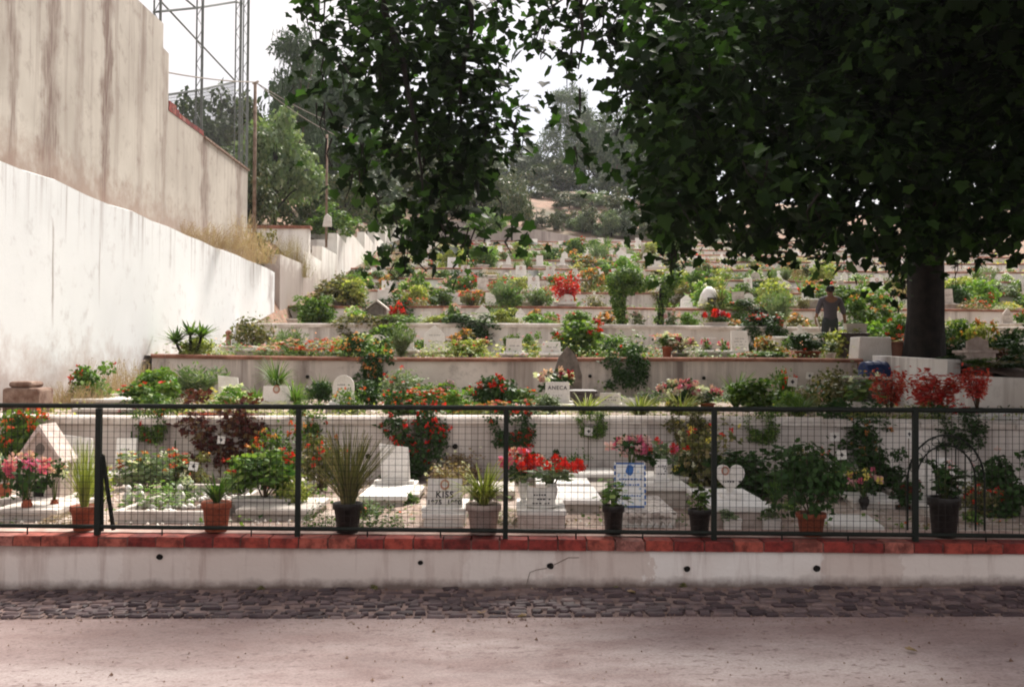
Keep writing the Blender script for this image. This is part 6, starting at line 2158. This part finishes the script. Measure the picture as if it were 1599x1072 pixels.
for (nm, px, yt, yb, wp, Y, kd, mt, lab, vv) in bgt:
    bg_tree(nm, px, yt, yb, wp, Y, kd, mt, lab, vv, cat='tree' if 'tree' in nm else 'shrub', trunkmat='pine_bark' if 'pine' in nm else 'bark')
for (px, yt, w_) in ((430, 130, 160), (560, 90, 200), (650, 120, 220), (760, 160, 180)):
    pass

# ------------------------------------------------------------------ the big plane tree
TX, TY = 7.24, 17.5
pl = thing('plane_tree', 'huge dark plane tree with drooping leafy branches over the cemetery', 'tree', (TX, TY, 1.55))
mb = MB()
L_ = lambda p: Vector(p) - Vector((TX, TY, 1.55))
n = 22
prof = [(0, .46), (.15, .38), (.5, .33), (1.2, .31), (2.2, .31), (3.0, .34), (3.8, .3)]
o0 = len(mb.v)
rg = random.Random(2)
bumps = [rg.uniform(-.04, .04) for _ in range(n)]
for z, r_ in prof:
    for j in range(n):
        a = 2 * PI * j / n
        rr = r_ * (1 + bumps[j] * 1.6 + .05 * math.sin(3 * a + z * 1.3)) + .02 * math.sin(5 * a + z * 3)
        mb.v.append((rr * math.cos(a) + .03 * math.sin(z), rr * math.sin(a), z - .15))
for i in range(len(prof) - 1):
    for j in range(n):
        a = i * n + j; b = i * n + (j + 1) % n
        mb.f.append((a, b, b + n, a + n)); mb.m.append(0)
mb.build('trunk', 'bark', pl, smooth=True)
limbs = [[(7.2, 17.5, 5.0), (5.5, 15.5, 6.6), (3, 12.8, 7.3), (0.5, 10.8, 7.0), (-1.2, 10.2, 6.2)],
         [(7.3, 17.4, 5.0), (7.0, 14.5, 6.6), (6.2, 11.5, 7.0), (5.0, 9.5, 6.4), (4.2, 8.8, 5.6)],
         [(7.2, 17.5, 5.1), (8.8, 15.0, 6.8), (9.5, 12, 7.2), (9.2, 9.5, 6.3)],
         [(7.2, 17.6, 5.1), (10, 18, 7.2), (13, 17, 7.8), (15.5, 15, 7.4)],
         [(7.2, 17.6, 5.1), (6.8, 19.5, 7.5), (6.5, 22, 9.5), (6, 25, 9.5)],
         [(7.2, 17.6, 5.1), (7.6, 17.5, 8), (7.2, 17.2, 11), (7.0, 17, 13)],
         [(7.2, 17.5, 5.0), (4.5, 17.5, 7.2), (1.8, 17, 8.2), (-.5, 16, 8.6)],
         [(3, 12.8, 7.3), (2.6, 11, 6.6), (2.2, 10, 5.6)], [(.5, 10.8, 7), (.7, 10.3, 6), (.65, 10, 4.6)],
         [(-1.2, 10.2, 6.2), (-1.3, 10.1, 5.2), (-1.0, 10, 4.2), (-.9, 9.9, 3.3)], [(0.5, 10.8, 7), (-.4, 10.4, 6), (-.5, 10.3, 4.8), (-.6, 10.3, 3.8)]]
for li, l in enumerate(limbs):
    r0 = .2 if li < 7 else .05
    pts = []
    rad = []
    m_ = len(l)
    for i in range(m_ - 1):
        for q in range(4):
            u = q / 4
            pts.append(L_(Vector(l[i]).lerp(Vector(l[i + 1]), u)) + Vector((rg.uniform(-.04, .04), rg.uniform(-.04, .04), rg.uniform(-.04, .04))) * (1 if i + q else 0))
            rad.append(r0 * (1 - .8 * (i + u) / (m_ - 1)))
    pts.append(L_(l[-1])); rad.append(r0 * .15)
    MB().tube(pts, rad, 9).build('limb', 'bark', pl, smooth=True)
half = [(0, 0, 0), (.24, -.1, .03), (.46, .02, .06), (.38, .2, .05), (.56, .45, .08), (.33, .55, .05), (.2, .74, .02), (0, 1.0, -.08)]
LP = np.array(half + [(-x, y, z) for x, y, z in reversed(half)])     # 16 corners: two 8-gons
rng = np.random.default_rng(77)
def spray_points(blobs, per=92):
    Ps = []; Ds = []
    for (px, py, Y, rx, ry, ryd, dens) in blobs:
        c = np.array(pt(px, py - 34, Y)); u = Y / F
        nsp = max(3, int(rx * ry / per * dens))
        for i in range(nsp):
            d = nrm(rng.normal(0, 1, 3)); r = rng.random() ** .45
            s = c + d * r * np.array([rx * u, ryd, ry * u])
            # drooping twig with its leaves
            tw = nrm(np.array([rng.normal(0, .5), rng.normal(0, .5), -.8]))
            m = rng.integers(5, 10)
            L = rng.uniform(.25, .55)
            q = s + tw * (np.linspace(0, 1, m)[:, None]) * L + rng.normal(0, .06, (m, 3))
            Ps.append(q); Ds.append(np.tile(d, (m, 1)))
    return np.concatenate(Ps), np.concatenate(Ds)
front = [
 (572, 30, 10.2, 70, 60, .6, .9), (650, 30, 10.6, 95, 60, .7, 1.2), (740, 28, 10.6, 60, 60, .6, 1.1), (602, 110, 10.2, 68, 65, .6, 1), (690, 105, 10.5, 90, 60, .7, 1.2), (765, 150, 10.4, 48, 60, .5, 1),
 (622, 195, 10.2, 66, 60, .6, 1), (700, 185, 10.5, 95, 65, .7, 1.2), (655, 270, 10.1, 58, 50, .5, 1.0), (735, 255, 10.3, 70, 60, .6, 1.2), (695, 325, 10.1, 58, 42, .4, 1.0), (765, 318, 10.2, 24, 30, .4, .7),
 (650, 385, 9.9, 28, 34, .3, 1.3), (738, 385, 10.1, 14, 38, .25, 1.4), (622, 425, 9.8, 18, 18, .2, 1.3), (690, 370, 10, 30, 24, .3, 1.1), (806, 378, 9.6, 12, 22, .15, 1.6), (800, 215, 10, 28, 40, .35, .8),
 (512, 30, 9.9, 28, 45, .3, .8), (530, 120, 9.8, 22, 40, .3, .55), (522, 195, 9.7, 26, 34, .3, .6), (560, 255, 9.7, 32, 40, .3, .5), (590, 310, 9.9, 28, 32, .3, .5), (615, 355, 9.9, 16, 24, .2, .6),
 (480, 40, 9.9, 26, 34, .3, .6), (504, 110, 9.8, 20, 38, .3, .6), (498, 185, 9.7, 28, 30, .3, .6), (520, 240, 9.7, 26, 30, .3, .55), (550, 290, 9.8, 26, 32, .3, .5), (860, 12, 10.3, 60, 22, .5, .7), (850, 60, 10.2, 14, 26, .3, .5), (905, 30, 10.4, 36, 40, .5, .9), (892, 105, 10.1, 12, 50, .2, .9), (900, 175, 10, 12, 45, .2, .9), (902, 250, 9.9, 11, 26, .15, 1.2), (845, 85, 10.3, 14, 10, .2, .4),
 (958, 60, 10.2, 30, 50, .4, .8), (975, 160, 10, 18, 50, .3, .5), (960, 15, 10.3, 50, 30, .5, 1.0)]
big = []
rgc = np.random.default_rng(9)
for gx_ in range(1022, 1720, 60):
    for gy_ in range(-30, 380, 58):
        lim = 385 if gx_ > 1040 else 330
        if gy_ > lim - 40: continue
        big.append((gx_ + rgc.uniform(-15, 15), gy_ + rgc.uniform(-12, 12), rgc.uniform(9.2, 13), 58, 50, .9, .95))
for (px, py) in ((1022, 285), (1042, 330), (1062, 372), (1100, 368), (1150, 372), (1200, 370), (1250, 368), (1300, 360), (1345, 372), (1400, 385), (1450, 375), (1500, 366), (1550, 362), (1600, 368), (1650, 360)):
    big.append((px, py, rgc.uniform(9.6, 13.5), 38, 28, .8, 1.5))
big += [(1055, 405, 9.8, 18, 18, .2, 1), (1395, 420, 14.5, 26, 30, .5, 1.6), (1410, 455, 16, 16, 24, .4, 1.4), (1275, 385, 9.0, 22, 26, .25, .9), (1505, 408, 15, 28, 16, .5, 1.2), (1490, 420, 16.5, 14, 36, .3, 1.3),
        (1275, 330, 8.6, 26, 34, .25, .9), (1190, 270, 8.6, 50, 24, .3, .8), (1060, 340, 8.7, 40, 34, .3, .8), (1290, 215, 8.6, 34, 22, .3, .8), (1130, 120, 8.8, 50, 40, .4, .7), (1080, 190, 8.9, 50, 40, .4, .7)]
P1, D1 = spray_points(front, 128)
P2, D2 = spray_points(big)
# the bulk of the crown: wide and deep, out of the left half of the view
n = 30000
d = nrm(rng.normal(0, 1, (n, 3)))
rr = .55 + .45 * rng.random((n, 1)) ** .5
P3 = np.array([11.4, 14.0, 9.0]) + d * rr * np.array([8.4, 12.0, 4.6])  # unseen overhead leaves spread towards the road to shade the right side
P3[:, 2] += np.sin(P3[:, 0] * 1.3) * .3
v = P3 - np.array([0, 0, CAMZ])
M3 = np.array(MCI.to_3x3())
c3 = v @ M3.T
zc_ = np.where(-c3[:, 2] < .3, .3, -c3[:, 2])
ppx = 800 + F * c3[:, 0] / zc_; ppy = 536 - F * c3[:, 1] / zc_
lowlim = np.where(ppx > 1040, 360, 260)
keep = (P3[:, 2] > 4.6) & (P3[:, 1] > 1.5) & ((ppy < -15) | ((ppx > 985) & (ppy < lowlim)) | (ppx > 1700))
P3 = P3[keep]; D3 = d[keep]
# leaf layer added above the front row so little light comes in from the road side
n = 20000
P4 = np.stack([rng.uniform(3.2, 15, n), rng.uniform(4.0, 16, n), rng.uniform(4.6, 7.5, n)], 1)
v = P4 - np.array([0, 0, CAMZ]); c3 = v @ M3.T
ppx = 800 + F * c3[:, 0] / -c3[:, 2]; ppy = 536 - F * c3[:, 1] / -c3[:, 2]
keep = (ppy < -10) | ((ppx > 1000) & (ppy < 350))
P4 = P4[keep]; D4 = nrm(rng.normal(0, 1, P4.shape))
def leaves(Pn, Dn, smin, smax):
    # the far bulk of the crown may use broader leaves; those that can be told apart keep their true size
    q_ = (Pn - np.array([0, 0, CAMZ])) @ M3.T
    y_ = 536 - F * q_[:, 1] / np.where(-q_[:, 2] < .3, .3, -q_[:, 2])
    seen = (y_ > -40) & (smax > .19)
    m = len(Pn)
    nn = nrm(Dn * .35 + np.array([0, 0, .7]) + rng.normal(0, .45, (m, 3)))
    t = nrm(rng.normal(0, .7, (m, 3)) + np.array([0, 0, -.9]) + Dn * .4)
    t = nrm(t - nn * np.sum(t * nn, 1, keepdims=True))
    b = np.cross(nn, t)
    sz = rng.uniform(smin, smax, m)
    sz[seen] = rng.uniform(.1, .18, int(seen.sum()))
    return leaf_polys(Pn, t, b, nn, sz, LP)
V = np.concatenate([leaves(P1, D1, .065, .15), leaves(P2, D2, .075, .16), leaves(P3, D3, .22, .4), leaves(P4, D4, .16, .3)]) - np.array([TX, TY, 1.55])
m = len(V)
V = V.reshape(m * 16, 3)
print('plane leaves', m)
idx = np.arange(m * 16).reshape(m, 16)
Fs = np.concatenate([idx[:, :8], idx[:, 8:]])
# weld the midrib so both halves belong to one leaf
Fs2 = Fs.copy(); Fs2[m:, 7] = idx[:, 0]; Fs2[m:, 0] = idx[:, 7]
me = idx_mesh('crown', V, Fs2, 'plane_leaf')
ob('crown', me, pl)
# fine twigs of the hanging branches
mb = MB()
for (px, py, Y, rx, ry, rd, de) in front + big[-12:]:
    for q in range(2):
        a = pt(px + rg.uniform(-.6, .6) * rx, py - ry * .8, Y + rg.uniform(-.3, .3)); b = pt(px + rg.uniform(-.7, .7) * rx, py + ry * .8, Y)
        mb.tube([L_(a), L_((a + b) / 2 + Vector((rg.uniform(-.1, .1), 0, 0))), L_(b)], [.012, .008, .004], 4)
mb.build('twigs', 'bark', pl)['kind'] = 'stuff'

# ------------------------------------------------------------------ leaves fallen on the road
rg = random.Random(6)
lg = MB().add([tuple(p) for p in LP * np.array([1, 1, 2.2])], [tuple(range(8)), tuple([7] + list(range(9, 15)) + [0])]).mesh('fallen_leaf', 'dry')
for (px, py, lab) in ((1417, 1013, 'orange fallen leaf on the road near the right'), (982, 925, 'yellow fallen leaf on the cobbles right of centre'), (1262, 922, 'fallen leaf on the cobbles at the right'), (822, 962, 'fallen leaf on the edge of the cobbles at centre'), (752, 958, 'small fallen leaf at the cobble edge left of centre')):
    p = onz(px, py, zr((px - 800) / 240))
    o = tag(ob('fallen_leaf', lg, None, (p.x, p.y, zr(p.x) + .006), (.06, .06, .06), rg.random() * 6), lab, 'leaf')
for (px, w_) in ((588, .05), (410, .04), (1066, .05), (960, .03)):
    d_ = ray(px, 912); t_ = 7.33 / (d_.y + .045 * d_.x)
    x = d_.x * t_
    plant('tiny', Vector((x, yf(x, -.03), zr(x) - .01)), w_ * 1.6, w_, 'tiny weed in the joint at the foot of the road wall' if px != 588 else 'biggest weed tuft at the foot of the road wall', lc='olive', group='weeds at the foot of the road wall')

# ------------------------------------------------------------------ the man
MY = 22.3
mloc = LOC(1297, 2, MY)
man = thing('person', 'dark-haired man in checked shirt and dark trousers seen from behind', 'person', mloc)
def skin(name, verts, edges, mat, parent, sub=2, root=0):
    me = bpy.data.meshes.new(name)
    me.from_pydata([v[0] for v in verts], edges, [])
    me.materials.append(MAT[mat])
    o = ob(name, me, parent)
    md = o.modifiers.new('skin', 'SKIN'); md.use_smooth_shade = True
    sv = me.skin_vertices[0].data
    for i, v in enumerate(verts):
        r = v[1]
        sv[i].radius = (r, r) if not hasattr(r, '__len__') else r
        sv[i].use_root = i == root
    s_ = o.modifiers.new('sub', 'SUBSURF'); s_.levels = sub; s_.render_levels = sub
    return o
# facing +y (away), weight on the right leg, left leg stepping forward
J = [((0, 0, .93), (.15, .1)), ((0, .0, 1.08), (.135, .095)), ((0, .0, 1.24), (.155, .1)), ((0, -.005, 1.38), (.17, .095)), ((0, 0, 1.45), .07), ((0, .01, 1.5), .055), ((0, .025, 1.57), .085), ((0, .02, 1.645), .08),
     ((.09, .0, .88), .088), ((.1, .03, .5), .058), ((.1, -.03, .09), .04), ((.1, .1, .03), .035),
     ((-.09, .0, .88), .088), ((-.09, .16, .52), .058), ((-.1, .05, .12), .04), ((-.1, .18, .05), .035),
     ((.2, 0, 1.36), .06), ((.29, -.02, 1.12), .045), ((.35, .06, .9), .034), ((.36, .08, .85), .03),
     ((-.2, 0, 1.36), .06), ((-.28, .01, 1.12), .045), ((-.27, .16, .93), .034), ((-.27, .2, .89), .03)]
E = [(0, 1), (1, 2), (2, 3), (3, 4), (4, 5), (5, 6), (6, 7), (0, 8), (8, 9), (9, 10), (10, 11), (0, 12), (12, 13), (13, 14), (14, 15), (3, 16), (16, 17), (17, 18), (18, 19), (3, 20), (20, 21), (21, 22), (22, 23)]
for hand, sgn in ((19, 1), (23, -1)):
    hp = Vector(J[hand][0])
    for f_ in range(4):
        a = hp + Vector((sgn * (.004 - .01 * f_) + .0, -.018 + .013 * f_, -.045)); b = a + Vector((-sgn * .008, .004, -.032 + .004 * abs(f_ - 1.5))); c_ = b + Vector((-sgn * .018, .004, -.018))
        i0 = len(J); J += [(tuple(a), .0085), (tuple(b), .008), (tuple(c_), .007)]; E += [(hand, i0), (i0, i0 + 1), (i0 + 1, i0 + 2)]
    a = hp + Vector((-sgn * .012, .026, -.015)); b = a + Vector((-sgn * .008, .016, -.025)); i0 = len(J); J += [(tuple(a), .009), (tuple(b), .008)]; E += [(hand, i0), (i0, i0 + 1)]
skin('body', J, E, 'skin', man)
S = [((0, 0, .86), (.172, .13)), ((0, 0, .97), (.172, .125)), ((0, 0, 1.08), (.155, .11)), ((0, 0, 1.24), (.175, .115)), ((0, -.005, 1.38), (.19, .112)), ((0, 0, 1.485), (.07, .068)),
     ((.2, 0, 1.36), .074), ((.285, -.02, 1.13), .064), ((.31, .0, 1.03), .06), ((-.2, 0, 1.36), .074), ((-.275, .01, 1.13), .06), ((-.275, .06, 1.05), .055)]
skin('shirt', S, [(0, 1), (1, 2), (2, 3), (3, 4), (4, 5), (4, 6), (6, 7), (7, 8), (4, 9), (9, 10), (10, 11)], 'shirt', man)
T_ = [((0, 0, 1.03), (.163, .118)), ((0, 0, .92), (.17, .122)), ((.09, 0, .85), .108), ((.1, .03, .5), .08), ((.1, -.03, .1), .066), ((-.09, 0, .85), .108), ((-.09, .16, .52), .08), ((-.1, .06, .13), .066)]
skin('trousers', T_, [(0, 1), (1, 2), (2, 3), (3, 4), (1, 5), (5, 6), (6, 7)], 'trousers', man)
skin('hair', [((0, -.035, 1.53), .07), ((0, -.02, 1.6), .108), ((0, .015, 1.69), .1)], [(0, 1), (1, 2)], 'hair', man)
for s in (-1, 1):
    MB().lathe([(.012, -.028), (.02, 0), (.012, .028)], 8).build('ear', 'skin', man, smooth=True, loc=(s * .088, .03, 1.58))
MB().lathe([(.004, -.03), (.014, -.015), (.012, 0), (.006, .02)], 8).build('nose', 'skin', man, smooth=True, loc=(0, .112, 1.575))
for s, yy in ((1, .06), (-1, .13)):
    MB().box(-.045, .045, -.12, .15, 0, .07).build('shoe', 'shoe', man, loc=(s * .1, yy - .05, 0 if s > 0 else .02), bevel=.03)
# clear bag in his right hand, pale stick beside the left arm
hb = mloc + Vector((.36, .09, .8))
bag = thing('plastic_bag', 'translucent pale plastic bag hanging from the right hand of the man', 'bag', hb)
MB().lathe([(.03, 0), (.09, -.08), (.12, -.2), (.13, -.32), (.09, -.38), (.02, -.4)], 16).build('film', 'bag_film', bag, smooth=True)
MB().tube([(math.cos(PI * i / 10) * .05, 0, math.sin(PI * i / 10) * .04) for i in range(11)], .008, 5).build('handle', 'white_plastic', bag)
tag(MB().tube([(0, 0, 0), (-.2, .05, .72)], .016, 6).build('wooden_stick', 'worn_marble', None, loc=mloc + Vector((-.1, -.02, .25))), 'pale stick slanting below the left hand of the man', 'stick')

# thin summer haze: one box of even air round everything
k_ = bpy.data.materials.new('haze')
k_.use_nodes = True
t_ = k_.node_tree
t_.nodes.clear()
o_ = t_.nodes.new('ShaderNodeOutputMaterial')
v_ = t_.nodes.new('ShaderNodeVolumePrincipled')
v_.inputs['Color'].default_value = (.93, .95, 1, 1)
v_.inputs['Density'].default_value = .0003
v_.inputs['Anisotropy'].default_value = .3
t_.links.new(v_.outputs[0], o_.inputs['Volume'])
MAT['haze'] = k_
hz = MB().box(-420, 420, -320, 520, -14, 75).build('haze', 'haze')
hz['kind'] = 'stuff'
hz['label'] = 'thin pale haze over the hillside'
